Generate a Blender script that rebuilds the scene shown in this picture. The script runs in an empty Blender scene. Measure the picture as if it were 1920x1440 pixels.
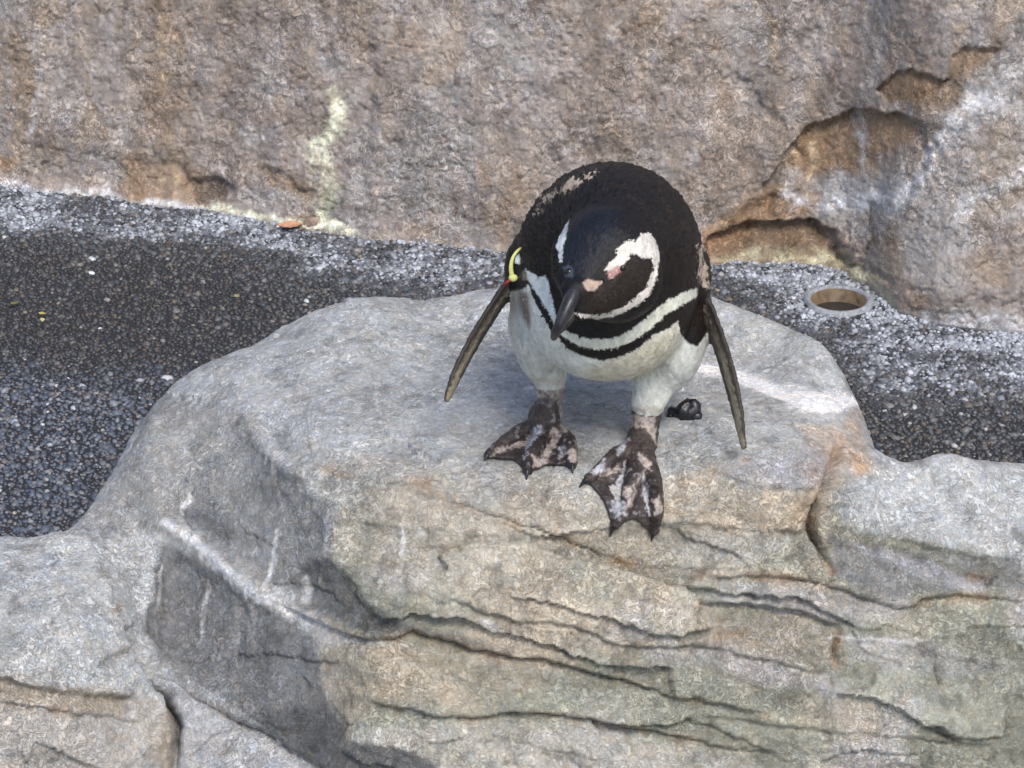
import bpy, math, random
import numpy as np
from mathutils import Vector, Matrix
from mathutils.bvhtree import BVHTree

SC = bpy.context.scene
COL = SC.collection
# ------------------------------------------------------------ camera, sky, sun, exposure
PITCH = math.radians(27.0)
CP, SP = math.cos(PITCH), math.sin(PITCH)
FPX = 5389.0                                   # focal length in photo pixels (1920 wide)
CAM = np.array([0.0, -3.0 * CP, 0.15 + 3.0 * SP])
cam_d = bpy.data.cameras.new('camera')
cam_d.sensor_width = 36.0
cam_d.lens = 36.0 * FPX / 1920.0
cam_d.clip_start = 0.05
cam_d.clip_end = 200.0
cam = bpy.data.objects.new('camera', cam_d)
cam.location = CAM
cam.rotation_euler = (math.radians(90.0) - PITCH, 0.0, 0.0)
COL.objects.link(cam)
SC.camera = cam

SUN_EL, SUN_AZ = 54.0, 158.0                   # azimuth clockwise from +Y (north): 180 = from behind the camera
world = bpy.data.worlds.new('World')
SC.world = world
world.use_nodes = True
wn = world.node_tree.nodes
wl = world.node_tree.links
bgn = wn.get('Background') or wn.new('ShaderNodeBackground')
sky = wn.new('ShaderNodeTexSky')
sky.sky_type = 'NISHITA'
sky.sun_disc = False
sky.sun_elevation = math.radians(SUN_EL)
sky.sun_rotation = math.radians(SUN_AZ)
sky.air_density = 1.0
sky.dust_density = 2.5
sky.ozone_density = 1.0
wl.new(sky.outputs[0], bgn.inputs[0])
bgn.inputs[1].default_value = 0.14
sun_d = bpy.data.lights.new('sun', 'SUN')
sun_d.energy = 1.5
sun_d.angle = math.radians(20.0)
sun_d.color = (1.0, 0.93, 0.82)
sun = bpy.data.objects.new('sun', sun_d)
az = math.radians(SUN_AZ); el = math.radians(SUN_EL)
sdir = Vector((math.sin(az) * math.cos(el), math.cos(az) * math.cos(el), math.sin(el)))
sun.rotation_euler = sdir.to_track_quat('Z', 'Y').to_euler()
sun.location = (0, 0, 5)
COL.objects.link(sun)
SC.view_settings.view_transform = 'Standard'
SC.view_settings.look = 'None'
SC.view_settings.gamma = 1.0
SC.view_settings.use_curve_mapping = False
SC.view_settings.exposure = 0.5

# ------------------------------------------------------------ geometry helpers
def tag(o, label=None, cat=None, group=None, kind=None):
    if label: o['label'] = label
    if cat: o['category'] = cat
    if group: o['group'] = group
    if kind: o['kind'] = kind
    return o

def ray(px, py):
    a = (np.asarray(px, float) - 960.0) / FPX
    b = (720.0 - np.asarray(py, float)) / FPX
    return np.stack([a, CP + b * SP, -SP + b * CP], -1)

def at_z(px, py, z):
    d = ray(px, py)
    k = (z - CAM[2]) / d[..., 2]
    return CAM + d * np.asarray(k)[..., None]

def at_depth(px, py, dep):
    return CAM + ray(px, py) * np.asarray(dep, float)[..., None]

def project(P):
    Q = P - CAM
    dep = Q[..., 1] * CP - Q[..., 2] * SP
    up = Q[..., 1] * SP + Q[..., 2] * CP
    return 960.0 + Q[..., 0] / dep * FPX, 720.0 - up / dep * FPX, dep

def _hash(ix, iy, iz, seed):
    h = (ix.astype(np.uint32) * np.uint32(374761393) + iy.astype(np.uint32) * np.uint32(668265263)
         + iz.astype(np.uint32) * np.uint32(2147483647) + np.uint32(seed * 974711 + 17))
    h = (h ^ (h >> np.uint32(13))) * np.uint32(1274126177)
    h = (h ^ (h >> np.uint32(16))) * np.uint32(2246822519)
    return (h ^ (h >> np.uint32(15))).astype(np.float32) * np.float32(1.0 / 4294967295.0)

def vnoise(P, seed=0):
    """smooth value noise about -1..1 at points P (N,2 or N,3)"""
    P = np.asarray(P, np.float32)
    if P.shape[1] == 2:
        P = np.concatenate([P, np.zeros((len(P), 1), np.float32)], 1)
        dims = 2
    else:
        dims = 3
    I = np.floor(P).astype(np.int64)
    F = P - I
    F = F * F * F * (F * (F * 6 - 15) + 10)
    out = 0
    for dz in ((0,) if dims == 2 else (0, 1)):
        wz = 1.0 if dims == 2 else (F[:, 2] if dz else 1 - F[:, 2])
        for dy in (0, 1):
            wy = F[:, 1] if dy else 1 - F[:, 1]
            for dx in (0, 1):
                wx = F[:, 0] if dx else 1 - F[:, 0]
                out = out + _hash(I[:, 0] + dx, I[:, 1] + dy, I[:, 2] + dz, seed) * (wx * wy * wz)
    return out * 2 - 1

def fbm(P, freq, octs=4, seed=0, gain=0.5):
    P = np.asarray(P, np.float32) * np.float32(freq)
    s = 0; a = 1.0; t = 0
    for o in range(octs):
        s = s + a * vnoise(P + 13.7 * o, seed + o)
        t += a; a *= gain; P = P * np.float32(2.03)
    return s / t * 1.6

def plates(X, Y, seed, tilt_x=.25, tilt_y=.9):
    """broken flat plates: every cell of a jittered grid is a plane with its own height and tilt"""
    ix = np.floor(X).astype(np.int64); iy = np.floor(Y).astype(np.int64); z = np.zeros_like(ix)
    best = np.full(len(X), 1e9); second = np.full(len(X), 1e9); out = np.zeros(len(X))
    for dx in (-1, 0, 1):
        for dy in (-1, 0, 1):
            jx = ix + dx; jy = iy + dy
            cx_ = jx + .1 + .8 * _hash(jx, jy, z, seed); cy_ = jy + .1 + .8 * _hash(jx, jy, z, seed + 1)
            d = (X - cx_) ** 2 + (Y - cy_) ** 2
            v = (_hash(jx, jy, z, seed + 2) - .5) * 1.2 + (X - cx_) * (_hash(jx, jy, z, seed + 3) - .5) * 2 * tilt_x + (Y - cy_) * (_hash(jx, jy, z, seed + 4) - .5) * 2 * tilt_y
            m = d < best
            second = np.where(m, best, np.minimum(second, d)); out = np.where(m, v, out); best = np.where(m, d, best)
    return out, np.sqrt(second) - np.sqrt(best)

def sstep(a, b, x):
    t = np.clip((x - a) / (b - a), 0, 1)
    return t * t * (3 - 2 * t)

def seg_dist(U, V, poly, pad):
    """distance to a polyline (big outside pad) and the 0..1 position along it"""
    poly = np.asarray(poly, float)
    D = np.full(len(U), 1e6, np.float32); T = np.zeros(len(U), np.float32)
    x0, y0 = poly.min(0) - pad; x1, y1 = poly.max(0) + pad
    idx = np.nonzero((U > x0) & (U < x1) & (V > y0) & (V < y1))[0]
    if len(idx) == 0: return D, T
    u = U[idx]; v = V[idx]
    L = np.r_[0, np.cumsum(np.hypot(*np.diff(poly, axis=0).T))]
    d = np.full(len(idx), 1e6); t = np.zeros(len(idx))
    for i in range(len(poly) - 1):
        a = poly[i]; b = poly[i + 1]; ab = b - a; l2 = (ab ** 2).sum() + 1e-9
        s = np.clip(((u - a[0]) * ab[0] + (v - a[1]) * ab[1]) / l2, 0, 1)
        dd = np.hypot(u - a[0] - s * ab[0], v - a[1] - s * ab[1])
        m = dd < d
        d[m] = dd[m]; t[m] = (L[i] + s[m] * math.sqrt(l2)) / L[-1]
    D[idx] = d; T[idx] = t
    return D, T

def poly_sd(U, V, poly, pad=60):
    """signed distance to a polygon, negative inside"""
    poly = np.asarray(poly, float)
    ring = np.vstack([poly, poly[:1]])
    D, _ = seg_dist(U, V, ring, pad)
    ins = np.zeros(len(U), bool)
    x0, y0 = poly.min(0); x1, y1 = poly.max(0)
    idx = np.nonzero((U >= x0) & (U <= x1) & (V >= y0) & (V <= y1))[0]
    u = U[idx]; v = V[idx]; c = np.zeros(len(idx), bool)
    for i in range(len(poly)):
        ax, ay = ring[i]; bx, by = ring[i + 1]
        if ay == by: continue
        cond = ((ay > v) != (by > v)) & (u < (bx - ax) * (v - ay) / (by - ay) + ax)
        c ^= cond
    ins[idx] = c
    D = np.minimum(D, 1e4)
    return np.where(ins, -D, D)

def soft_poly(U, V, poly, soft, pad=None):
    return 1 - sstep(-soft, soft, poly_sd(U, V, poly, pad or soft * 2 + 4))

def stroke(U, V, poly, w, soft=None, taper=True):
    soft = soft or w * 0.6
    D, T = seg_dist(U, V, poly, w + soft + 4)
    ww = w * (0.35 + 0.65 * np.sin(np.clip(T, 0.02, 0.98) * math.pi) ** 0.5) if taper else w
    return 1 - sstep(ww - soft, ww + soft, D)

def mixc(C, col, m):
    m = np.asarray(m)[:, None]
    return C * (1 - m) + np.asarray(col, float) * m

def srgb(r, g, b):
    c = np.array([r, g, b], float) / 255.0
    return np.where(c <= 0.04045, c / 12.92, ((c + 0.055) / 1.055) ** 2.4)

def grid_faces(nx, ny):
    i = np.arange(nx - 1); j = np.arange(ny - 1)
    I, J = np.meshgrid(i, j, indexing='ij')
    a = (I * ny + J).ravel()
    return np.stack([a, a + ny, a + ny + 1, a + 1], 1)

def mesh_from(name, V, F, mat, parent=None, color=None, smooth=True, attrs=None):
    me = bpy.data.meshes.new(name)
    V = np.asarray(V, np.float32); F = np.asarray(F, np.int32)
    k = F.shape[1]
    used = np.zeros(len(V), bool); used[F.ravel()] = True
    if not used.all():
        remap = np.cumsum(used) - 1
        V = V[used]; F = remap[F].astype(np.int32)
        if color is not None: color = np.asarray(color)[used]
        if attrs: attrs = {a: np.asarray(b)[used] for a, b in attrs.items()}
    me.vertices.add(len(V)); me.vertices.foreach_set('co', V.ravel())
    me.loops.add(F.size); me.loops.foreach_set('vertex_index', F.ravel())
    me.polygons.add(len(F))
    me.polygons.foreach_set('loop_start', np.arange(0, F.size, k, dtype=np.int32))
    me.polygons.foreach_set('loop_total', np.full(len(F), k, np.int32))
    me.update(calc_edges=True)
    me.validate()
    if smooth: me.polygons.foreach_set('use_smooth', np.ones(len(me.polygons), bool))
    if color is not None:
        ca = me.color_attributes.new('tint', 'FLOAT_COLOR', 'POINT')
        c4 = np.ones((len(V), 4), np.float32); c4[:, :3] = color
        ca.data.foreach_set('color', c4.ravel())
    if attrs:
        for a, b in attrs.items():
            at = me.attributes.new(a, 'FLOAT', 'POINT')
            at.data.foreach_set('value', np.asarray(b, np.float32))
    me.materials.append(mat)
    o = bpy.data.objects.new(name, me)
    COL.objects.link(o)
    if parent: o.parent = parent
    return o

def skin_grid(rings):
    """rings: (n, k, 3) closed rings -> verts, quads with fan-like caps as degenerate-free rings"""
    R = np.asarray(rings, float); n, k, _ = R.shape
    V = R.reshape(-1, 3)
    F = []
    for i in range(n - 1):
        for j in range(k):
            F.append((i * k + j, i * k + (j + 1) % k, (i + 1) * k + (j + 1) % k, (i + 1) * k + j))
    return V, F

def py_mesh(name, V, F, mat, parent=None, smooth=True):
    me = bpy.data.meshes.new(name)
    me.from_pydata([tuple(v) for v in V], [], [tuple(f) for f in F])
    me.update()
    if smooth: me.polygons.foreach_set('use_smooth', [True] * len(me.polygons))
    me.materials.append(mat)
    o = bpy.data.objects.new(name, me); COL.objects.link(o)
    if parent: o.parent = parent
    return o

# ------------------------------------------------------------ materials
def nt(name):
    m = bpy.data.materials.new(name); m.use_nodes = True
    n = m.node_tree.nodes; l = m.node_tree.links
    b = n.get('Principled BSDF')
    return m, n, l, b

def noise_node(n, l, co, scale, detail=3.0, rough=0.55, dist=0.0):
    t = n.new('ShaderNodeTexNoise')
    t.inputs['Scale'].default_value = scale; t.inputs['Detail'].default_value = detail
    t.inputs['Roughness'].default_value = rough; t.inputs['Distortion'].default_value = dist
    l.new(co, t.inputs['Vector'])
    return t

def remap(n, l, src, a, b, c, d):
    r = n.new('ShaderNodeMapRange')
    r.inputs[1].default_value = a; r.inputs[2].default_value = b
    r.inputs[3].default_value = c; r.inputs[4].default_value = d
    l.new(src, r.inputs[0]); return r.outputs[0]

def mulc(n, l, c, f):
    m = n.new('ShaderNodeVectorMath'); m.operation = 'SCALE'
    l.new(c, m.inputs[0]); l.new(f, m.inputs['Scale']); return m.outputs[0]

def mathn(n, l, op, a, b):
    m = n.new('ShaderNodeMath'); m.operation = op
    for i, x in enumerate((a, b)):
        if isinstance(x, (int, float)): m.inputs[i].default_value = x
        else: l.new(x, m.inputs[i])
    return m.outputs[0]

def textured(name, rough=0.85, spec=0.3, var=(0.72, 1.3), fine=170.0, mid=45.0, bump=0.5, bdist=0.002, warm=0.12, curlv=0.72):
    """tint attribute x fine curly grain, with relief of the same grain"""
    m, n, l, b = nt(name)
    at = n.new('ShaderNodeAttribute'); at.attribute_name = 'tint'
    co = n.new('ShaderNodeTexCoord').outputs['Object']
    n1 = noise_node(n, l, co, fine, 4.0, 0.65, 1.6)
    n2 = noise_node(n, l, co, mid, 5.0, 0.6, 0.8)
    n3 = noise_node(n, l, co, fine * 2.7, 2.0, 0.6, 0.5)
    # thin dark curls: ridges of a distorted noise
    r1 = mathn(n, l, 'ABSOLUTE', mathn(n, l, 'SUBTRACT', n1.outputs[0], 0.5), 0)
    curl = remap(n, l, r1, 0.0, 0.055, 0.0, 1.0)
    f = mathn(n, l, 'MULTIPLY', remap(n, l, n1.outputs[0], 0.3, 0.7, var[0], var[1]), remap(n, l, n2.outputs[0], 0.3, 0.7, 0.82, 1.18))
    f = mathn(n, l, 'MULTIPLY', f, remap(n, l, curl, 0.0, 1.0, curlv, 1.05))
    f = mathn(n, l, 'MULTIPLY', f, remap(n, l, n3.outputs[0], 0.3, 0.7, 0.85, 1.15))
    n5 = noise_node(n, l, co, 9.0, 3.0, 0.6, 0.6)
    k = remap(n, l, n5.outputs[0], 0.38, 0.62, 0.35, 1.15)
    f = mathn(n, l, 'ADD', mathn(n, l, 'MULTIPLY', mathn(n, l, 'SUBTRACT', f, 1.0), k), 1.0)
    c = mulc(n, l, at.outputs['Color'], f)
    if warm:
        mx = n.new('ShaderNodeMix'); mx.data_type = 'RGBA'; mx.blend_type = 'MULTIPLY'
        mx.inputs['Factor'].default_value = 1.0
        cr = n.new('ShaderNodeValToRGB')
        e = cr.color_ramp.elements
        e[0].position = 0.35; e[0].color = (1 + warm, 1.0, 1 - warm, 1)
        e[1].position = 0.65; e[1].color = (1 - warm * 0.6, 1.0, 1 + warm, 1)
        n4 = noise_node(n, l, co, mid * 1.7, 4.0, 0.6, 1.2)
        l.new(n4.outputs[0], cr.inputs[0])
        l.new(c, mx.inputs[6]); l.new(cr.outputs[0], mx.inputs[7]); c = mx.outputs[2]
    l.new(c, b.inputs['Base Color'])
    b.inputs['Roughness'].default_value = rough
    b.inputs['Specular IOR Level'].default_value = spec
    h = mathn(n, l, 'ADD', mathn(n, l, 'MULTIPLY', n1.outputs[0], 1.0), mathn(n, l, 'MULTIPLY', curl, 0.22))
    h = mathn(n, l, 'ADD', h, mathn(n, l, 'MULTIPLY', n2.outputs[0], 1.2))
    h = mathn(n, l, 'ADD', h, mathn(n, l, 'MULTIPLY', n3.outputs[0], 0.4))
    bp = n.new('ShaderNodeBump'); bp.inputs['Strength'].default_value = bump; bp.inputs['Distance'].default_value = bdist
    l.new(h, bp.inputs['Height']); l.new(bp.outputs[0], b.inputs['Normal'])
    return m

def plain(name, color, rough=0.6, spec=0.5, var=0.15, scale=120.0, bump=0.1):
    m, n, l, b = nt(name)
    co = n.new('ShaderNodeTexCoord').outputs['Object']
    n1 = noise_node(n, l, co, scale, 3.0, 0.6, 0.5)
    rgb = n.new('ShaderNodeRGB'); rgb.outputs[0].default_value = (*color, 1)
    c = mulc(n, l, rgb.outputs[0], remap(n, l, n1.outputs[0], 0.3, 0.7, 1 - var, 1 + var))
    l.new(c, b.inputs['Base Color'])
    b.inputs['Roughness'].default_value = rough; b.inputs['Specular IOR Level'].default_value = spec
    bp = n.new('ShaderNodeBump'); bp.inputs['Strength'].default_value = bump; bp.inputs['Distance'].default_value = 0.001
    l.new(n1.outputs[0], bp.inputs['Height']); l.new(bp.outputs[0], b.inputs['Normal'])
    return m

M_ROCK = textured('boulder_rock', var=(0.80, 1.20), fine=125.0, mid=42.0, bump=0.8, bdist=0.0028, warm=.06, curlv=.60)
M_WALL = textured('wall_rock', var=(0.75, 1.26), fine=95.0, mid=34.0, bump=0.7, bdist=0.0032, warm=.05, curlv=.5)
M_GROUND = textured('aggregate_cement', var=(0.6, 1.4), fine=260.0, mid=90.0, bump=0.5, warm=0.05)
# ------------------------------------------------------------ boulder surfaces
REAR = [(-900, 975), (-500, 985), (-40, 1003), (40, 1012), (95, 1016), (135, 985), (185, 925), (225, 865), (262, 815), (300, 752), (350, 716), (420, 678),
        (500, 632), (600, 586), (690, 566), (790, 567), (850, 562), (890, 548), (960, 538), (1060, 535), (1180, 540), (1290, 552),
        (1360, 572), (1420, 600), (1500, 640), (1560, 672), (1600, 722), (1618, 790), (1640, 858), (1668, 877), (1720, 871),
        (1790, 869), (1920, 868), (2040, 872), (2500, 885), (2900, 890)]
REAR_Z = [.03, .02, .006, .006, .006, .006, .008, .012, .022, .045, .062, .08, .095, .104, .11, .112, .113, .118, .12, .12, .12, .119,
          .117, .114, .108, .102, .094, .086, .076, .068, .072, .074, .072, .07, .06, .05]
CTRL = [
 (500,645,.106),(350,745,.098),(300,790,.086),(870,600,.122),(1100,620,.13),(1300,620,.128),(1450,660,.12),(1560,730,.112),
 (500,760,.125),(420,770,.112),(700,720,.134),(900,720,.14),(1100,760,.141),(1300,760,.14),(1450,780,.136),(1570,800,.124),
 (560,830,.128),(750,850,.14),(950,860,.142),(1150,860,.141),(1300,860,.14),(1450,880,.137),
 (560,885,.112),(700,905,.133),(900,915,.137),(1050,935,.131),(1150,925,.132),(1240,900,.136),(1400,912,.133),(1530,915,.126),
 (1240,978,.096),(1400,985,.092),(1525,992,.085),(1180,1010,.09),(1110,990,.106),(900,985,.112),(700,975,.106),(640,965,.098),
 (700,1070,.060),(900,1080,.068),(1050,1080,.06),(1200,1090,.055),(1400,1080,.045),(1500,1100,.036),
 (650,1180,.005),(800,1180,.012),(1000,1200,.005),(1200,1200,.0),(1400,1200,-.012),(1550,1200,-.015),
 (700,1300,-.045),(900,1300,-.045),(1100,1300,-.045),(1300,1300,-.055),(1500,1320,-.07),
 (720,1440,-.115),(900,1440,-.11),(1100,1440,-.115),(1300,1440,-.12),(1500,1440,-.13),
 (1700,880,.071),(1750,930,.07),(1650,960,.076),(1900,930,.066),(1900,1000,.048),(1750,1010,.055),(1600,1010,.07),
 (1700,1060,.03),(1900,1060,.025),(1620,1080,.042),(1800,1110,.0),(1950,1120,-.008),(1700,1180,-.02),(1900,1200,-.04),
 (1720,1320,-.075),(1920,1320,-.09),(1720,1440,-.135),(1920,1440,-.145),
 (330,850,.075),(400,860,.082),(480,880,.09),(300,930,.045),(440,960,.055),(540,980,.07),(250,960,.03),(200,980,.022),(600,1040,.055),
 (340,1000,.02),(420,1060,.012),(520,1120,.002),(300,1080,-.02),(400,1150,-.035),(540,1200,-.03),(640,1160,.01),
 (290,1180,-.055),(330,1240,-.075),(420,1280,-.085),(520,1300,-.08),(600,1330,-.085),(480,1360,-.115),(600,1440,-.14),
 (30,1030,.016),(100,1050,.018),(0,1080,.02),(100,1090,.018),(180,1060,.015),(220,1120,-.005),(60,1140,.01),(0,1180,-.0),(150,1180,-.005),
 (230,1180,-.03),(0,1255,-.014),(130,1275,-.035),(240,1265,-.055),(0,1330,-.05),(130,1350,-.065),(280,1340,-.1),
 (0,1440,-.105),(150,1440,-.12),(300,1440,-.15),(400,1400,-.13),(450,1440,-.155),(370,1330,-.1),
]
WAX = np.array([0.0, -math.cos(math.radians(66)), math.sin(math.radians(66))])
TAX = np.array([0.0, math.sin(math.radians(66)), math.cos(math.radians(66))])
_l = np.r_[0, np.cumsum(np.hypot(*np.diff(np.array(REAR, float), axis=0).T))]
_s = np.arange(0, _l[-1], 26.0)
RX, RY, RZ = (np.interp(_s, _l, q_) for q_ in ([p[0] for p in REAR], [p[1] for p in REAR], REAR_Z))
_k = np.array([1, 2, 3, 2, 1]) / 9.0
RX, RY, RZ = (np.convolve(np.pad(q_, 2, 'edge'), _k, 'valid') for q_ in (RX, RY, RZ))
rear = at_z(RX, RY, RZ)
tang = np.gradient(rear[:, :2], axis=0)
nrm = np.stack([-tang[:, 1], tang[:, 0]], 1); nrm /= np.linalg.norm(nrm, axis=1)[:, None]
for _ in range(12):
    nrm = nrm + np.roll(nrm, 1, 0) + np.roll(nrm, -1, 0); nrm[0] = nrm[-1] = (0, 1); nrm /= np.linalg.norm(nrm, axis=1)[:, None]
pts = [rear]
r2 = rear.copy(); r2[:, :2] += nrm * (.008 + 1.12 * (rear[:, 2:] + .03)) * (1 - .72 * np.abs(nrm[:, :1])); r2[:, 2] = -0.03; pts.append(r2[1::2])
c = np.array(CTRL, float)
pts.append(at_z(c[:, 0], c[:, 1], c[:, 2]))
# far below the frame, down to the pool floor, and to the sides
low = []
for x in (-1.1, -0.75, -0.4, -0.1, 0.2, 0.5, 0.8, 1.15):
    low.append((x, -0.52, -0.36)); low.append((x, -0.60, -0.52))
for (y, z) in ((-0.2, -.02), (-0.38, -.15)):
    low.append((-0.75, y, z - .02)); low.append((0.8, y, z + .02)); low.append((-1.1, y, z)); low.append((1.15, y, z))
pts.append(np.array(low))
CP3 = np.vstack(pts)
cx, ct, ch = CP3[:, 0], CP3 @ TAX, CP3 @ WAX

def tps_k(r2): return 0.5 * r2 * np.log(r2 + 1e-12)
N = len(CP3)
K = tps_k((cx[:, None] - cx) ** 2 + (ct[:, None] - ct) ** 2) + np.eye(N) * 1.2e-4
A = np.zeros((N + 3, N + 3)); A[:N, :N] = K; A[:N, N] = 1; A[:N, N + 1] = cx; A[:N, N + 2] = ct
A[N:, :N] = A[:N, N:].T
W = np.linalg.solve(A, np.r_[ch, 0, 0, 0])
def tps(x, t):
    out = np.empty(len(x))
    for s in range(0, len(x), 40000):
        a = x[s:s + 40000]; b = t[s:s + 40000]
        out[s:s + 40000] = tps_k((a[:, None] - cx) ** 2 + (b[:, None] - ct) ** 2) @ W[:N] + W[N] + W[N + 1] * a + W[N + 2] * b
    return out

STEP = 0.00145
gx = np.r_[np.arange(-1.15, -0.66, .005), np.arange(-0.66, 0.70, STEP), np.arange(0.70, 1.2, .005)]; gt = np.arange(-0.68, 0.40, STEP)
cgx = np.linspace(gx[0], gx[-1], len(gx) // 6 + 2); cgt = np.linspace(gt[0], gt[-1], len(gt) // 6 + 2)
XX, TT = np.meshgrid(cgx, cgt, indexing='ij')
HH = tps(XX.ravel(), TT.ravel()).reshape(XX.shape)
# bilinear up-sampling of the smooth base
ix = np.interp(gx, cgx, np.arange(len(cgx))); it = np.interp(gt, cgt, np.arange(len(cgt)))
i0 = np.clip(ix.astype(int), 0, len(cgx) - 2); j0 = np.clip(it.astype(int), 0, len(cgt) - 2)
fx = (ix - i0)[:, None]; ft = (it - j0)[None, :]
H = (HH[i0][:, j0] * (1 - fx) * (1 - ft) + HH[i0 + 1][:, j0] * fx * (1 - ft) + HH[i0][:, j0 + 1] * (1 - fx) * ft + HH[i0 + 1][:, j0 + 1] * fx * ft)
for _ in range(4):   # ease the bilinear creases
    H[2:-2] = (H[1:-3] + H[2:-2] * 2 + H[3:-1]) / 4; H[:, 2:-2] = (H[:, 1:-3] + H[:, 2:-2] * 2 + H[:, 3:-1]) / 4
GX, GT = np.meshgrid(gx, gt, indexing='ij')
hx, ht = np.gradient(H, gx, gt)
P0 = (GX[..., None] * np.array([1., 0, 0]) + GT[..., None] * TAX + H[..., None] * WAX).reshape(-1, 3)
NB = (WAX - hx[..., None] * np.array([1., 0, 0]) - ht[..., None] * TAX).reshape(-1, 3)
NB /= np.linalg.norm(NB, axis=1)[:, None]
U, V, _ = project(P0)
# hand-shaky coordinates so that traced lines wander like rock does
wob = fbm(P0, 28, 3, 5); wob2 = fbm(P0, 120, 2, 9)
Uw = U + wob * 5 + wob2 * 2.5; Vw = V + fbm(P0, 26, 3, 15) * 4.5 + fbm(P0, 120, 2, 19) * 2.5

disp = np.zeros(len(U)); crack = np.zeros(len(U))
def do_crack(poly, w=4.0, d=0.006, dark=1.0):
    global disp, crack
    D, T = seg_dist(Uw, Vw, poly, w * 5)
    k = np.sin(np.clip(T, 0.03, 0.97) * math.pi) ** 0.4
    g = np.exp(-(D / w) ** 2) * k
    disp = disp - d * g
    crack = np.maximum(crack, np.exp(-(D / (w * .55)) ** 2) * k * dark)
def do_ledge(poly, h=0.006, fall=60.0, soft=5.0, lip=0.35):
    """rock under the line steps back, then swells out again"""
    global disp
    p = np.asarray(poly, float)
    yl = np.interp(Uw, p[:, 0], p[:, 1])
    ends = sstep(p[0, 0] - 5, p[0, 0] + 35, Uw) * (1 - sstep(p[-1, 0] - 35, p[-1, 0] + 5, Uw))
    sd = Vw - yl
    h = h * .68
    disp = disp - h * ends * sstep(-soft, soft, sd) * np.exp(-np.maximum(sd, 0) / fall) \
                + h * lip * ends * (1 - sstep(-soft, soft, sd)) * np.exp(np.minimum(sd, 0) / (fall * 0.5))

L1 = [(800, 928), (860, 940), (920, 960), (990, 988), (1060, 1015), (1130, 1042), (1190, 1052)]
L3 = [(515, 1132), (570, 1158), (620, 1180), (680, 1200), (740, 1202), (772, 1188), (820, 1198), (880, 1225), (960, 1240), (1050, 1250),
      (1120, 1270), (1180, 1285), (1260, 1310), (1350, 1325), (1440, 1336)]
L4 = [(700, 1318), (750, 1330), (840, 1344), (880, 1352), (960, 1340), (1040, 1345), (1110, 1352), (1180, 1370), (1240, 1374), (1300, 1390), (1360, 1405), (1450, 1413)]
L5 = [(855, 1125), (900, 1150), (960, 1162), (1040, 1170), (1080, 1180), (1140, 1205), (1230, 1215), (1300, 1215), (1380, 1225), (1440, 1240), (1560, 1272)]
L6 = [(1318, 1086), (1400, 1077), (1480, 1085), (1560, 1100), (1620, 1125), (1690, 1142), (1740, 1122), (1800, 1114), (1925, 1130)]
L10 = [(1578, 830), (1560, 872), (1546, 925), (1532, 960), (1526, 1000), (1545, 1040), (1562, 1070)]
L12 = [(250, 1178), (262, 1220), (290, 1262), (318, 1300), (330, 1360), (328, 1460)]
L14 = [(262, 1235), (330, 1268), (400, 1318), (470, 1372), (540, 1418), (620, 1460)]
LIGHTR = [(1560, 985), (1640, 1000), (1740, 1022), (1830, 1042), (1925, 1052)]
do_crack(L1, 5, .0035); do_ledge(L1, .004, 40)
do_crack([(606, 880), (700, 900), (800, 905), (860, 915)], 4, .0025, .6); do_ledge([(600, 905), (700, 912), (800, 918), (900, 935), (1000, 960)], .004, 50)
do_crack(L3, 5, .006); do_ledge(L3, .012, 70)
do_crack(L4, 4.5, .005); do_ledge(L4, .011, 60)
do_crack(L5, 4, .003, .7); do_ledge(L5, .009, 70)
do_crack(L6, 5, .004, .8); do_ledge(L6, .010, 70)
do_ledge([(1235, 905), (1300, 892), (1340, 885), (1420, 912), (1540, 920)], .006, 60, 6)
do_ledge([(1200, 982), (1300, 985), (1400, 990), (1460, 1000), (1530, 1002)], .007, 45, 6)
do_ledge([(1130, 1045), (1250, 1062), (1330, 1068), (1450, 1052), (1540, 1040)], .004, 50)
do_crack([(1320, 1128), (1400, 1136), (1500, 1152), (1575, 1172)], 5, .004, .5)
do_ledge([(1305, 1128), (1400, 1135), (1500, 1150), (1590, 1180)], .016, 55, 5)
do_crack([(1322, 1125), (1306, 1160), (1312, 1195)], 6, .006, .8)
do_crack([(1578, 1188), (1566, 1215), (1568, 1250)], 5, .009)
do_crack([(1762, 1215), (1755, 1260), (1768, 1305)], 6, .006, .9)
do_ledge([(1290, 1345), (1420, 1352), (1560, 1375), (1700, 1380), (1880, 1400)], .007, 50)
do_crack([(1735, 1362), (1770, 1375), (1812, 1395)], 5, .006)
do_crack([(1560, 1385), (1600, 1395), (1640, 1390)], 4, .003, .5)
do_crack([(1435, 1190), (1500, 1225), (1560, 1290), (1500, 1330), (1480, 1380)], 7, .004, .4)
do_crack(L10, 7, .016); do_crack([(1548, 915), (1590, 926), (1640, 905)], 4, .004, .8)
do_crack([(1520, 985), (1535, 1012), (1550, 1045)], 8, .008)
do_crack(L12, 8, .026); do_crack([(x + 4, y) for x, y in L12], 11, .006); do_crack(L14, 9, .014)
do_crack([(262, 1212), (232, 1216), (200, 1240)], 6, .009, .8)
do_ledge([(-20, 1266), (80, 1288), (170, 1302), (262, 1312)], .015, 45)
do_ledge([(-20, 1318), (80, 1330), (150, 1336), (270, 1360)], .008, 40)
do_crack([(-20, 1318), (80, 1330), (150, 1336), (260, 1358)], 4, .003, .6)
do_ledge(LIGHTR, .007, 60, 8)
do_ledge([(1640, 1040), (1720, 1080), (1780, 1100), (1860, 1108)], -.006, 40, 8)
do_ledge([(1800, 1075), (1870, 1085), (1940, 1095)], .005, 30)
do_crack([(860, 1060), (885, 1030), (892, 1075), (905, 1100)], 3, .001, .35)
do_crack([(1060, 1055), (1062, 1090), (1058, 1120)], 3, .001, .3)
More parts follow.
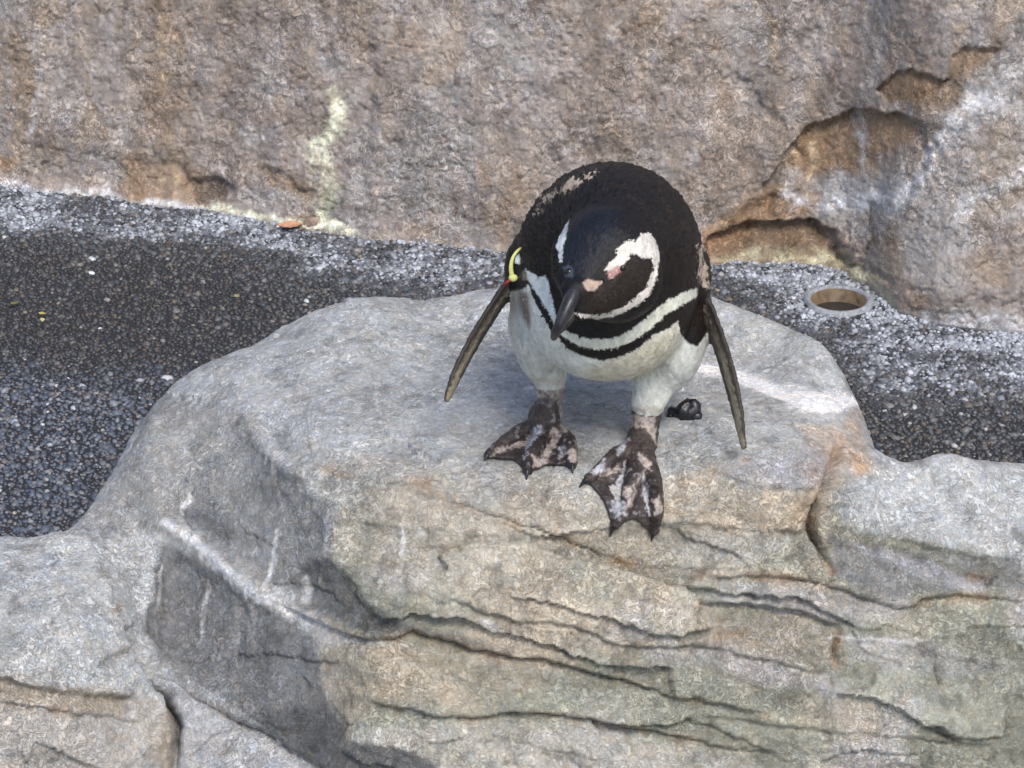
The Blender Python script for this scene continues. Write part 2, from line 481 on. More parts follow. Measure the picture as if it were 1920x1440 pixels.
# facet edges of the left face
Dk, _ = seg_dist(Uw, Vw, [(310, 985), (400, 1040), (455, 1085), (515, 1130)], 60); disp += .006 * np.exp(-(Dk / 16) ** 2)
Dk, _ = seg_dist(Uw, Vw, [(468, 795), (515, 850), (552, 888), (620, 950), (632, 1010), (610, 1060)], 80); disp += .007 * np.exp(-(Dk / 24) ** 2)
Dk, _ = seg_dist(Uw, Vw, [(300, 760), (290, 860), (280, 950), (300, 1010), (285, 1120)], 80); disp += .006 * np.exp(-(Dk / 26) ** 2)
disp += -.004 * soft_poly(Uw, Vw, [(350, 930), (470, 900), (560, 960), (560, 1060), (500, 1090), (400, 1020)], 13)
disp += -.005 * soft_poly(Uw, Vw, [(330, 1050), (450, 1110), (480, 1180), (420, 1260), (300, 1200)], 13)
disp += -.010 * soft_poly(Uw, Vw, [(560, 1070), (620, 1050), (680, 1120), (740, 1180), (640, 1175), (560, 1140)], 14)
# knob beside the facet edge
disp += .006 * np.exp(-(((Uw - 560) / 22) ** 2 + ((Vw - 882) / 15) ** 2)); disp -= .006 * np.exp(-(((Uw - 552) / 18) ** 2 + ((Vw - 905) / 9) ** 2))
# bedded strata on the front, sloping down to the right
front = sstep(930, 1010, V) * sstep(600, 700, U)
leftst = sstep(1240, 1300, V) * (1 - sstep(250, 300, U))
s = (V - 0.20 * U) / 46.0 + fbm(P0, 7, 3, 31) * 0.9
saw = s - np.floor(s); saw = np.where(saw < .82, saw / .82, (1 - saw) / .18)
disp += (front + leftst) * (saw - .5) * .0014 * (0.4 + 0.9 * sstep(-.5, .6, fbm(P0, 9, 2, 47)))
s2 = (V - 0.24 * U) / 17.0 + fbm(P0, 14, 3, 33) * 1.1
saw2 = s2 - np.floor(s2); saw2 = np.where(saw2 < .8, saw2 / .8, (1 - saw2) / .2)
disp += front * (saw2 - .5) * .0009 * sstep(-.2, .7, fbm(P0, 16, 2, 49))
# broken plates: long ones along the bedding on the front, blocky ones elsewhere
ang_ = .21
su = Uw * math.cos(ang_) + Vw * math.sin(ang_); sv = -Uw * math.sin(ang_) + Vw * math.cos(ang_)
wa = fbm(P0, 14, 4, 63) * .18; wb = fbm(P0, 14, 4, 67) * .20
pl1, e1 = plates(su / 300 + wa, sv / 74 + wb, 401, .22, .65)
pl2, e2 = plates(su / 120 + wa * 2, sv / 34 + wb * 2, 411)
pl3, e3 = plates(U / 150 + wa * 1.2, V / 120 + wb, 421, .8, .8)
pl4, e4 = plates(U / 52 + wa * 2, V / 44 + wb * 2, 431, .8, .8)
side = (1 - front)
flatk = sstep(.55, .85, NB[:, 2])
calm = 1 - .75 * np.maximum(np.exp(-(((U - 1170) / 110) ** 2 + ((V - 935) / 100) ** 2) ** 2), np.exp(-(((U - 1000) / 120) ** 2 + ((V - 855) / 70) ** 2) ** 2))
front = front * calm
disp += front * (pl1 * .0115 + pl2 * .0020)
sr = 1 - .85 * sstep(1540, 1640, U)
disp += sr * (side * (1 - .6 * flatk) * (pl3 * .0050 + pl4 * .0016) + side * flatk * pl3 * .001)
disp -= (front * .0010 * (1 - sstep(0, .07, e1)) + .0003 * (1 - sstep(0, .08, e2)) * front)
rough = fbm(P0, 16, 5, 21, .55)
disp += rough * .0022 + fbm(P0, 110, 3, 23, .6) * .0009
chip = np.abs(fbm(P0, 30, 3, 61)); disp -= .0022 * (1 - sstep(0, .08, chip)) * (front * .6 + .15)
PB = P0 + NB * disp[:, None]

# ---- colours of the stone
BLUE = np.array([.475, .495, .50]); GREY = np.array([.195, .202, .208]); MID = np.array([.33, .335, .33]); TAN = np.array([.47, .41, .32])
BEI = np.array([.43, .41, .35]); GRN = np.array([.275, .285, .235]); ORA = np.array([.33, .20, .10]); WHI = np.array([.80, .81, .82])
C = np.tile(BLUE, (len(U), 1))
n_lo = fbm(P0, 8, 4, 71); n_md = fbm(P0, 34, 4, 73); n_hi = fbm(P0, 150, 2, 75)
fr = sstep(870, 980, V + n_lo * 60) * sstep(560, 680, U + n_md * 25)
C = mixc(C, BEI, fr * .95)
C = mixc(C, np.array([.40, .395, .36]), sstep(-.2, .6, n_lo) * .3)
C = mixc(C, GRN, fr * sstep(-.25, .5, fbm(P0, 6, 4, 77) + sstep(1000, 1300, V) * .45 + sstep(1100, 1500, U) * .15) * .85)
C = mixc(C, np.array([.43, .42, .41]), fr * sstep(.1, .7, fbm(P0, 11, 4, 79)) * .75)
C = mixc(C, TAN, fr * sstep(.15, .8, fbm(P0, 9, 4, 81)) * .6)
# each plate weathers a little differently
C = C * (1 + front * np.clip(pl1, -.8, .8) * .30 + front * np.clip(pl2, -.8, .8) * .18 + side * np.clip(pl3, -1, 1) * .05)[:, None]
# pale plates on the front
for q, col, a in (
    ([(1235, 900), (1340, 885), (1350, 912), (1540, 925), (1525, 998), (1400, 992), (1230, 978)], TAN * 1.22, 1.0),
    ([(1360, 880), (1570, 830), (1545, 915), (1380, 912)], np.array([.36, .365, .40]), .8),
    ([(1500, 800), (1580, 800), (1640, 890), (1560, 880)], np.array([.60, .47, .36]), .75),
    ([(1540, 925), (1525, 985), (1480, 990), (1500, 930)], ORA * 1.5, .4),
    ([(1610, 760), (1640, 880), (1610, 900), (1590, 800)], ORA * 1.6, .55),
    ([(1500, 870), (1590, 820), (1580, 900), (1540, 960)], ORA * 1.7, .35),
    ([(1180, 1000), (1330, 1060), (1540, 1035), (1530, 1005), (1380, 995)], np.array([.33, .33, .31]), .5),
    ([(1340, 1080), (1560, 1105), (1680, 1145), (1580, 1170), (1350, 1128)], np.array([.42, .415, .43]), .75),
    ([(1220, 1215), (1330, 1205), (1560, 1270), (1590, 1310), (1450, 1280), (1240, 1245)], np.array([.43, .42, .43]), .7),
    ([(1580, 1185), (1740, 1200), (1900, 1260), (1760, 1270), (1600, 1240)], np.array([.41, .41, .42]), .6),
    ([(1310, 1130), (1570, 1180), (1570, 1240), (1320, 1212)], np.array([.33, .30, .25]), .6),
    ([(600, 1210), (760, 1210), (900, 1240), (1000, 1290), (900, 1330), (700, 1310), (655, 1385), (598, 1290)], TAN * 1.0, .85),
    ([(660, 1385), (800, 1350), (1100, 1370), (1400, 1420), (1450, 1460), (820, 1460), (740, 1400)], np.array([.48, .46, .42]), .8),
    ([(640, 965), (800, 950), (1000, 1010), (1000, 1080), (860, 1120), (700, 1080), (630, 1040)], BEI * 1.12, .7),
    ([(880, 1160), (960, 1180), (1000, 1230), (930, 1235), (880, 1200)], TAN * 1.15, .5),
    ([(780, 1200), (900, 1250), (1100, 1290), (1350, 1350), (1400, 1400), (1100, 1340), (900, 1330)], GRN * .95, .6),
    ([(1050, 1240), (1200, 1215), (1420, 1275), (1350, 1320), (1100, 1265)], GRN * .85, .6),
    ([(560, 875), (700, 850), (900, 870), (900, 930), (640, 900)], TAN * .95, .5),
    ([(950, 870), (1110, 900), (1150, 1000), (1000, 960)], BEI * .98, .6)):
    C = mixc(C, col, soft_poly(Uw + n_md * 10, Vw + n_hi * 3, q, 16) * a * (.75 + .25 * np.clip(n_md * 2, -1, 1)))
# left face: grey; darker below
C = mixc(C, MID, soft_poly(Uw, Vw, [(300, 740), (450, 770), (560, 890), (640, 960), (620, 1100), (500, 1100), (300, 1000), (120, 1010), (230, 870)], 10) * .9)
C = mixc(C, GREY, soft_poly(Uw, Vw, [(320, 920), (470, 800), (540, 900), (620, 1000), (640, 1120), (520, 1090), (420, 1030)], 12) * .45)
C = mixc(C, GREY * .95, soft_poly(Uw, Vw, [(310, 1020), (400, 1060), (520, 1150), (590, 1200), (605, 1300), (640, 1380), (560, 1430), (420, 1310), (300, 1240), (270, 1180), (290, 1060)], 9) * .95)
C = mixc(C, GREY * .62, soft_poly(Uw, Vw, [(480, 1335), (560, 1325), (620, 1335), (655, 1392), (720, 1395), (790, 1418), (850, 1470), (620, 1470), (530, 1390)], 8) * .9)  # shadow patch at the bottom, painted into the stone colour
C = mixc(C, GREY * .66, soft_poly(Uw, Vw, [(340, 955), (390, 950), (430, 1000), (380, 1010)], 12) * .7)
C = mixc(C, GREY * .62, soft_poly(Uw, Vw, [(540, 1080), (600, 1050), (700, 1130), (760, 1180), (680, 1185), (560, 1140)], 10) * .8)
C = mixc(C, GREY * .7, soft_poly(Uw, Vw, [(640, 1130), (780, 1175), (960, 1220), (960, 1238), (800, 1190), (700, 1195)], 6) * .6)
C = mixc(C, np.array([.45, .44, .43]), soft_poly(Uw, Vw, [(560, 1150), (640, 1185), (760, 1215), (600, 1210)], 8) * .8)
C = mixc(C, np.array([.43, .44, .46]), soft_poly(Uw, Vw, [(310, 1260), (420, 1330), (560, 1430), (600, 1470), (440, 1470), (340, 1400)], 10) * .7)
# left rock
lm = soft_poly(Uw, Vw, [(-60, 1250), (80, 1275), (250, 1300), (320, 1320), (325, 1470), (-60, 1470)], 14)
C = mixc(C, np.array([.43, .40, .36]), lm * .7)
C = mixc(C, TAN * .8, soft_poly(Uw, Vw, [(-40, 1262), (100, 1285), (240, 1305), (230, 1345), (100, 1325), (-40, 1312)], 8) * .7)
C = mixc(C, TAN * .7, soft_poly(Uw, Vw, [(305, 1320), (325, 1330), (325, 1450), (295, 1440)], 6) * .7)
# right rock: pale bluish slab, greenish grey under it
C = mixc(C, BLUE * 1.05, soft_poly(Uw, Vw, [(1560, 930), (1680, 860), (2100, 850), (2100, 1060), (1920, 1055), (1740, 1015), (1600, 990)], 14) * .9)
C = mixc(C, GREY * 1.05, soft_poly(Uw, Vw, [(1560, 1000), (1740, 1040), (1840, 1105), (1740, 1110), (1640, 1120), (1560, 1080)], 10) * .75)
C = mixc(C, GREY * 1.0, soft_poly(Uw, Vw, [(1740, 1030), (1960, 1060), (1960, 1115), (1850, 1100)], 8) * .6)
C = mixc(C, np.array([.44, .45, .48]), stroke(Uw, Vw, [(1620, 1030), (1720, 1065), (1840, 1100)], 14, 8) * .8)
C = mixc(C, BLUE, stroke(Uw, Vw, [(980, 700), (1300, 700)], 60, 60) * .3)
# grime: hairline speckle and darker blotches
C = C * (1 - .28 * sstep(.25, .8, fbm(P0, 60, 3, 91)))[:, None]
C = C * (1 + .12 * n_hi + .14 * n_md)[:, None]
# orange seep beside the cracks, dark inside
def near(poly, w): 
    D, T = seg_dist(Uw, Vw, poly, w * 2.5); return np.exp(-(D / w) ** 2)
seep = 0
for p_, a in ((L1, .8), (L3, .45), (L4, .5), (L6, .7), (L10, .9), ([(606, 880), (700, 900), (800, 905)], .5), ([(1620, 1125), (1700, 1145), (1800, 1112)], .8),
              ([(500, 818), (570, 832), (600, 850)], .5), ([(262, 1212), (232, 1216), (200, 1240)], .6), ([(1315, 1130), (1305, 1165), (1320, 1195), (1400, 1190)], .7),
              ([(1575, 1190), (1570, 1250)], .8), ([(-20, 1318), (80, 1330), (150, 1336)], .6), ([(1340, 885), (1400, 872)], .7), ([(220, 1145), (255, 1150)], .6),
              ([(1740, 1075), (1860, 1080)], .6), ([(1520, 1000), (1200, 985)], .35)):
    seep = np.maximum(seep, near(p_, 11) * a)
C = mixc(C, ORA, seep * sstep(-.3, .7, n_md + n_hi * .3) * .8)
C = mixc(C, np.array([.045, .035, .03]), crack * sstep(.35, .95, crack) * .85)
# lime runs and droppings
for q, w, a in (
    ([(312, 982), (345, 1000), (400, 1045), (450, 1090), (512, 1132), (540, 1150)], 12, 1.0), ([(480, 1105), (520, 1135), (570, 1160), (640, 1190)], 6, .7),
    ([(512, 1030), (520, 1000), (508, 1050), (498, 1105)], 5, .8), ([(357, 925), (345, 962)], 5, .7), ([(387, 1085), (383, 1130), (374, 1200)], 5, .45),
    ([(304, 1060), (292, 1150)], 4, .45), ([(567, 1080), (566, 1130)], 6, .5), ([(470, 1120), (472, 1200)], 10, .3), ([(751, 985), (750, 1040)], 4, .8),
    ([(788, 998), (790, 1008)], 9, .75), ([(625, 960), (618, 1035)], 6, .4), ([(1300, 688), (1350, 694), (1410, 712), (1480, 745), (1545, 764)], 15, 1.0),
    ([(1490, 764), (1560, 756), (1612, 750)], 18, .9), ([(1345, 690), (1440, 735)], 6, .9), ([(1765, 885), (1800, 876)], 10, .6), ([(1140, 1100), (1142, 1102)], 3, .8),
    ([(1420, 718), (1520, 738)], 7, .8), ([(985, 722), (1000, 735)], 6, .6), ([(905, 1165), (935, 1185)], 7, .5), ([(1560, 1196), (1740, 1202)], 3, .55),
    ([(1480, 1150), (1340, 1110)], 6, .35), ([(470, 800), (520, 850), (560, 870)], 12, .4), ([(980, 885), (985, 905)], 6, .5), ([(260, 1000), (300, 1040)], 9, .15)):
    C = mixc(C, WHI, stroke(Uw + n_hi * 2, Vw + n_md * 3, q, w, w * .7) * a * (.8 + .2 * np.clip(n_hi * 3, -1, 1)))
for q, w in (([(1300, 686), (1350, 695), (1400, 712), (1450, 735), (1500, 760), (1535, 768)], 11), ([(1455, 742), (1520, 748), (1570, 754), (1615, 752)], 12), ([(1500, 764), (1540, 768), (1580, 766)], 8)):
    C = mixc(C, np.array([.93, .93, .92]), stroke(Uw * .3 + U * .7 + n_hi, Vw * .3 + V * .7 + n_hi * 2, q, w, 3.0))
C = np.clip(C, .01, .94)

BF = grid_faces(len(gx), len(gt))
fc_u = U[BF].mean(1); fc_v = V[BF].mean(1)
def inside(poly):
    return poly_sd(fc_u, fc_v, poly, 2) < 0
isL = inside([(-500, 960), (60, 1000), (130, 1060), (200, 1120), (250, 1178), (262, 1220), (290, 1262), (318, 1300), (330, 1360), (328, 1460), (300, 3000), (-500, 3000)])
isR = inside([(1590, 780), (1578, 830), (1560, 872), (1546, 925), (1532, 960), (1526, 1000), (1545, 1040), (1562, 1075), (1562, 1100), (1620, 1125), (1690, 1142), (1740, 1122),
              (1800, 1114), (1925, 1130), (2600, 1180), (2600, 500), (1700, 500), (1640, 780)]) & ~inside([(1590, 700), (1578, 826), (1640, 858), (1668, 860), (1700, 500), (1590, 500)])
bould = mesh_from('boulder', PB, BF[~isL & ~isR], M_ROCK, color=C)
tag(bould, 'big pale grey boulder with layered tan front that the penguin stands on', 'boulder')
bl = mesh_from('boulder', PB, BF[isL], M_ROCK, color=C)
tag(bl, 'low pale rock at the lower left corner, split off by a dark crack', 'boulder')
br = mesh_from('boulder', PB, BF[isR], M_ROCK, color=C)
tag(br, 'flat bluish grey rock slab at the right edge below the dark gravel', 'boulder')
# a light copy of the rock surface for placing things on it
sub = 3
iv = np.arange(len(gx) * len(gt)).reshape(len(gx), len(gt))[::sub, ::sub]
PBs = PB.reshape(len(gx), len(gt), 3)[::sub, ::sub].reshape(-1, 3)
ROCK = BVHTree.FromPolygons([tuple(p) for p in PBs], [tuple(f) for f in grid_faces(*iv.shape)])
def on_rock(px, py):
    d = ray(px, py); h = ROCK.ray_cast(Vector(CAM), Vector(d).normalized())
    return np.array(h[0]), np.array(h[1]) * (1 if h[1].z > 0 else -1)

# ------------------------------------------------------------ rock wall
BASE = [(-300, 318), (0, 346), (150, 366), (380, 386), (480, 404), (560, 424), (650, 436), (800, 452), (950, 466), (1150, 482), (1330, 497), (1400, 487), (1530, 488), (1620, 522),
        (1680, 572), (1760, 597), (1920, 612), (2200, 628)]
bw = at_z(np.array([p[0] for p in BASE]), np.array([p[1] for p in BASE]), 0.0)
def wall_y(x): return np.interp(x, np.r_[-3, bw[:, 0], 3], np.r_[bw[0, 1] + .25, bw[:, 1], bw[-1, 1] - .25])
wx = np.r_[np.arange(-2.2, -.82, .02), np.arange(-.82, .86, .0019), np.arange(.86, 2.2, .02)]
wz = np.r_[np.arange(-.04, .40, .0019), np.arange(.40, 1.0, .012)]
WX, WZ = np.meshgrid(wx, wz, indexing='ij'); wxf = WX.ravel(); wzf = WZ.ravel()
lean = .30
ysm = wall_y(wxf)
kern = np.exp(-(np.linspace(-2, 2, 41)) ** 2); kern /= kern.sum()
xs = np.linspace(-2.4, 2.4, 2400); ys = np.convolve(np.pad(wall_y(xs), 20, 'edge'), kern, 'valid')
ysmooth = np.interp(wxf, xs, ys)
yb = ysmooth + (ysm - ysmooth) * np.exp(-np.maximum(wzf, 0) / .03)
Q0 = np.stack([wxf, yb + wzf * lean - .012 * np.exp(-np.maximum(wzf, 0) / .012), wzf], 1)
u, v, _ = project(Q0)
q1 = fbm(Q0, 22, 3, 105); q2 = fbm(Q0, 90, 2, 109)
uw = u + q1 * 9 + q2 * 3; vw = v + fbm(Q0, 24, 3, 115) * 9 + fbm(Q0, 90, 2, 119) * 3
dw = np.zeros(len(u))                     # + = towards the viewer
BULGE = [(1580, 520), (1600, 455), (1700, 380), (1755, 270), (1850, 195), (2400, 60), (2400, 700), (1640, 640)]
bs = poly_sd(uw, vw, BULGE, 200)
dw += .035 * (1 - sstep(-140, 4, bs))
dw += .012 * np.exp(-(np.maximum(-bs, 0) / 60) ** 2) * (bs < 0)
def hollow(poly, d, soft_top=6, reach=70):
    """undercut: deep just under its upper rim, running out below"""
    global dw
    sd = poly_sd(uw, vw, poly, 80)
    p = np.asarray(poly, float)
    ins = 1 - sstep(-soft_top, soft_top, sd)
    # height below the rim, per column
    xs_ = np.linspace(p[:, 0].min(), p[:, 0].max(), 120)
    top = np.array([min([ (a[1] + (x - a[0]) * (b[1] - a[1]) / (b[0] - a[0] + 1e-9)) for a, b in zip(p, np.roll(p, -1, 0)) if min(a[0], b[0]) <= x <= max(a[0], b[0])] or [p[:, 1].mean()]) for x in xs_])
    t = vw - np.interp(uw, xs_, top)
    dw -= d * ins * np.exp(-np.maximum(t, 0) / reach)
HO1 = [(1525, 232), (1600, 212), (1640, 206), (1690, 212), (1725, 236), (1745, 285), (1735, 330), (1700, 355), (1640, 360), (1540, 365), (1440, 400), (1425, 350), (1470, 290)]
HO2 = [(1330, 445), (1400, 425), (1460, 412), (1520, 415), (1560, 440), (1565, 480), (1600, 500), (1560, 510), (1330, 510), (1320, 470)]
HO3 = [(1640, 165), (1680, 135), (1710, 128), (1745, 148), (1785, 150), (1740, 180), (1680, 190)]
HO4 = [(1790, 110), (1820, 95), (1880, 92), (1850, 125), (1800, 150), (1775, 150)]
hollow(HO1, .026, 5, 75); hollow(HO2, .027, 4, 60); hollow(HO3, .016, 4, 35); hollow(HO4, .012, 5, 30)
hollow([(1330, 450), (1400, 400), (1450, 370), (1440, 420), (1400, 440)], .012, 12, 50)
hollow([(350, 340), (400, 335), (440, 360), (430, 385), (360, 378)], .014, 8, 40)
hollow([(480, 322), (530, 315), (560, 345), (590, 350), (580, 372), (500, 352)], .010, 7, 30)
hollow([(240, 300), (350, 310), (360, 372), (240, 362)], .008, 14, 50)
for p_, w, d in (([(1645, 395), (1630, 450), (1610, 490)], 7, .012), ([(1560, 470), (1600, 500), (1660, 520)], 8, .01), ([(690, 100), (700, 160), (690, 240), (680, 300)], 14, .006),
                 ([(1380, 150), (1480, 260), (1520, 300)], 8, .005), ([(1050, 150), (1120, 240), (1100, 330)], 10, .003), ([(1730, 240), (1760, 290)], 8, .006), ([(740, 262), (748, 275)], 8, .008)):
    D_, _ = seg_dist(uw, vw, p_, w * 4); dw -= d * np.exp(-(D_ / w) ** 2)
low_k = np.exp(-np.maximum(wzf, 0) / .10)
pil = fbm(Q0 * np.array([1, 1, .38]), 17, 4, 131)
dw += pil * .009 * (.35 + .65 * low_k) + fbm(Q0, 9, 3, 133) * .009
wp1, we1 = plates(u / 170 + q1 * .3, v / 110 + q2 * .2, 441, .6, .6)
dw += wp1 * .0035 * (.4 + 1.0 * (1 - sstep(-40, 40, bs)))
dw += fbm(Q0, 42, 4, 135, .6) * .0030 + fbm(Q0, 150, 3, 137, .6) * .0016
pit = np.abs(fbm(Q0, 48, 3, 139)); dw -= .003 * (1 - sstep(0, .12, pit))
dw *= sstep(-.02, .018, wzf)
dirw = np.array([0, -1 / math.hypot(1, lean), lean / math.hypot(1, lean)])
Q = Q0 + dirw * dw[:, None]
# colours
WB = np.array([.325, .278, .243]); WG = np.array([.36, .342, .33]); WL = np.array([.52, .53, .55]); WO = np.array([.345, .235, .145]); WD = np.array([.17, .135, .11])
CW = np.tile(WB, (len(u), 1))
a1 = fbm(Q0 * np.array([1, 1, .45]), 7, 4, 151); a2 = fbm(Q0, 30, 4, 153); a3 = fbm(Q0, 100, 3, 155)
CW = mixc(CW, WG, sstep(-.35, .45, a1 + a2 * .4) * .85)
vs1 = fbm(Q0 * np.array([1, 1, .10]), 30, 4, 171); vs2 = fbm(Q0 * np.array([1, 1, .12]), 34, 4, 173)
CW = mixc(CW, TN_ := np.array([.47, .37, .275]), sstep(.15, .75, vs1 + a2 * .25) * .5)
CW = mixc(CW, np.array([.47, .46, .46]), sstep(.2, .8, vs2 + a3 * .25) * .35)
CW = CW * (1 - .22 * sstep(.1, .7, fbm(Q0 * np.array([1, 1, .15]), 22, 3, 177) + a2 * .3))[:, None]
CW = mixc(CW, WB * 1.12, sstep(0, .6, fbm(Q0, 13, 4, 157)) * .6)
CW = mixc(CW, WG * 1.2, sstep(.2, .7, fbm(Q0, 40, 3, 159)) * .5)
CW = mixc(CW, WO * .95, sstep(.35, .8, fbm(Q0 * np.array([1, 1, .3]), 26, 3, 161)) * .35)
CW = mixc(CW, WD, sstep(.3, .8, fbm(Q0, 55, 3, 163)) * .45)
rb = 1 - sstep(-60, 20, bs)
CW = mixc(CW, WG * 1.22, rb * sstep(-.5, .4, fbm(Q0, 12, 4, 165)) * .8)
CW = mixc(CW, np.array([.36, .29, .22]), rb * sstep(.0, .7, fbm(Q0, 18, 4, 167)) * .6)
for q, col, a, sf in ((HO1[:8] + [(1590, 330), (1540, 330), (1470, 300)], WO * .85, .85, 12), ([(1640, 290), (1740, 260), (1740, 320), (1680, 360)], WG * .8, .7, 18), ([(1530, 330), (1700, 320), (1700, 370), (1540, 400)], WL * .85, .7, 22),
                      (HO2, WO * .62, .85, 10), ([(1320, 430), (1440, 350), (1540, 360), (1520, 400), (1440, 420), (1340, 500)], WO * 1.0, .8, 12), (HO3, WO * .75, .85, 8), (HO4, WO * .8, .75, 8),
                      ([(1690, 170), (1800, 150), (1840, 130), (1800, 200), (1720, 205)], WO * .9, .6, 14), ([(0, 285), (30, 295), (30, 320), (0, 315)], WO * 1.1, .8, 8),
                      ([(240, 290), (360, 310), (420, 370), (380, 385), (240, 372)], WO * 1.15, .55, 14), ([(360, 335), (420, 340), (430, 385), (370, 380)], WD * .7, .7, 10),  # last entry paints the shade of the small hollow as dark brown
                      ([(480, 318), (560, 330), (590, 360), (500, 350)], WO * .8, .6, 8), ([(420, 350), (560, 360), (580, 400), (430, 392)], WG * 1.15, .6, 14),
                      ([(1540, 375), (1690, 375), (1640, 440), (1590, 450), (1530, 400)], WG * 1.3, .7, 14), ([(1330, 440), (1420, 410), (1410, 440), (1340, 500)], np.array([.26, .17, .11]), .7, 10)):
    CW = mixc(CW, col, soft_poly(uw + a2 * 8, vw + a3 * 4, q, sf) * a)
YL = np.array([.88, .89, .68]); TN = np.array([.56, .43, .28])
for q, w, col, a in (
    ([(628, 165), (632, 205), (628, 240), (608, 268), (592, 290), (588, 310)], 15, YL, 1.0), ([(600, 270), (612, 300), (618, 340), (606, 390), (605, 425)], 13, YL * .9, .75),
    ([(632, 190), (630, 230), (612, 262), (594, 288), (590, 305)], 9, np.array([.92, .92, .74]), 1.0), ([(604, 275), (606, 310), (600, 330)], 6, np.array([.9, .9, .7]), .9),
    ([(592, 300), (590, 350), (592, 400)], 9, YL * .7, .35), ([(636, 160), (635, 225), (615, 260)], 6, YL * 1.1, .5),
    ([(370, 386), (450, 403), (530, 417), (600, 416), (640, 432), (665, 440)], 9, YL * 1.1, 1.0), ([(560, 418), (590, 404), (640, 430)], 9, YL * 1.05, .6),
    ([(610, 345), (612, 400)], 9, np.array([.30, .36, .18]), .5),
    ([(500, 0), (502, 60), (510, 130)], 10, TN * .9, .0), ([(300, 0), (306, 90), (312, 180)], 9, TN * .9, .6), ([(385, 10), (380, 60)], 8, TN * .8, .4), ([(318, 240), (325, 300), (330, 370)], 9, TN * 1.0, .6),
    ([(250, 300), (246, 370)], 8, TN, .5), ([(300, 320), (302, 370)], 6, TN, .6), ([(70, 60), (75, 130), (62, 200), (55, 270)], 8, WL * 1.1, .6), ([(744, 300), (746, 345)], 6, WL * 1.3, .6),
    ([(1535, 230), (1532, 290), (1528, 330)], 6, TN * 1.15, .85), ([(1500, 270), (1504, 310)], 6, TN * 1.2, .8), ([(1612, 208), (1616, 300), (1610, 340)], 7, WL, .6), ([(1520, 110), (1525, 200), (1512, 225)], 8, TN, .4),
    ([(1920, 120), (1850, 195), (1790, 225), (1765, 270)], 20, WL * 1.3, .8), ([(1765, 260), (1740, 330), (1680, 380), (1560, 385), (1480, 360)], 15, WL * 1.35, .8),
    ([(1920, 300), (1880, 330), (1820, 370), (1790, 410)], 16, WL * 1.35, .8), ([(1640, 395), (1628, 450)], 7, WD * .8, .7), ([(1560, 480), (1600, 505), (1640, 520)], 12, WD, .7), ([(1470, 360), (1500, 400)], 8, WL, .4),
    ([(1345, 495), (1420, 478), (1520, 482), (1590, 500), (1640, 535)], 12, np.array([.58, .55, .38]), .9), ([(1640, 530), (1670, 570), (1690, 590)], 12, np.array([.45, .45, .32]), .7),
    ([(1680, 590), (1800, 600), (1920, 610)], 22, WL * 1.3, .75), ([(-20, 345), (150, 366), (380, 388)], 8, WL * 1.6, .8), ([(640, 436), (950, 468)], 8, np.array([.34, .30, .26]), .5),
    ([(1380, 150), (1490, 270)], 5, WD, .5), ([(690, 110), (705, 200), (685, 300)], 22, WG * .75, .45), ([(1440, 30), (1450, 110)], 12, TN * .9, .4)):
    if a: CW = mixc(CW, col, stroke(uw + a3 * 4, vw + a2 * 5, q, w, w * .8) * a * (.7 + .3 * np.clip(a3 * 3, -1, 1)))
CW = CW * (1 + .16 * a3 + .10 * a2)[:, None]
CW = np.clip(CW, .01, .9)
wall = mesh_from('rock_wall', Q, grid_faces(len(wx), len(wz)), M_WALL, color=CW)
tag(wall, 'rough brown and grey artificial rock wall with rusty hollows, behind the gravel', 'rock wall')

def ground_z(P): return fbm(P, 9, 3, 203) * .002 + fbm(P, 60, 3, 205) * .0004
# ------------------------------------------------------------ gravel terrace, pipe, lower ground
hole_c = at_z(1572.0, 566.0, 0.0); R_IN = .0345
def bloom(U_, V_, X, Y, nz):
    """how much whitish lime lies on the ground here"""
    dwall = wall_y(X) - Y
    b = np.exp(-np.maximum(dwall - .0, 0) / .055) * .95
    b = np.maximum(b, np.exp(-(np.hypot(X - hole_c[0], (Y - hole_c[1])) / .085) ** 2) * 1.0)
    right = soft_poly(U_, V_, [(1330, 495), (1600, 500), (1760, 590), (1980, 600), (1980, 690), (1800, 680), (1620, 640), (1500, 560), (1380, 540)], 40)
    b = np.maximum(b, right * .95)
    mid = soft_poly(U_, V_, [(560, 440), (960, 470), (960, 540), (800, 560), (560, 500)], 40)
    b = np.maximum(b, mid * .68)
    rr = soft_poly(U_, V_, [(1560, 640), (1960, 640), (1960, 760), (1640, 740)], 50)
    b = np.maximum(b, rr * .62)
    lt = soft_poly(U_, V_, [(-40, 340), (380, 385), (560, 430), (560, 470), (-40, 430)], 22)
    b = np.maximum(b, lt * .7)
    return np.clip(b * (.9 + .9 * nz), 0, 1)
gxx = np.r_[np.arange(-2.2, -.86, .03), np.arange(-.86, .90, .004), np.arange(.90, 2.2, .03)]; gyy = np.r_[np.arange(-.085, 1.05, .004), np.arange(1.05, 1.6, .03)]
GXm, GYm = np.meshgrid(gxx, gyy, indexing='ij'); G0 = np.stack([GXm.ravel(), GYm.ravel(), np.zeros(GXm.size)], 1)
gu, gv, _ = project(G0)
nb = fbm(G0, 25, 3, 201)
bm = bloom(gu, gv, G0[:, 0], G0[:, 1], nb * .5)
GC = mixc(np.tile(np.array([.034, .036, .042]), (len(gu), 1)), np.array([.36, .40, .46]), bm * sstep(-.6, .5, fbm(G0, 130, 3, 207)))
G0[:, 2] = ground_z(G0.copy())
gf = grid_faces(len(gxx), len(gyy))
gc = G0[gf].mean(1)
keep = np.hypot(gc[:, 0] - hole_c[0], gc[:, 1] - hole_c[1]) > R_IN + .003
g_o = mesh_from('ground', G0, gf[keep], M_GROUND, color=GC)
tag(g_o, kind='structure')
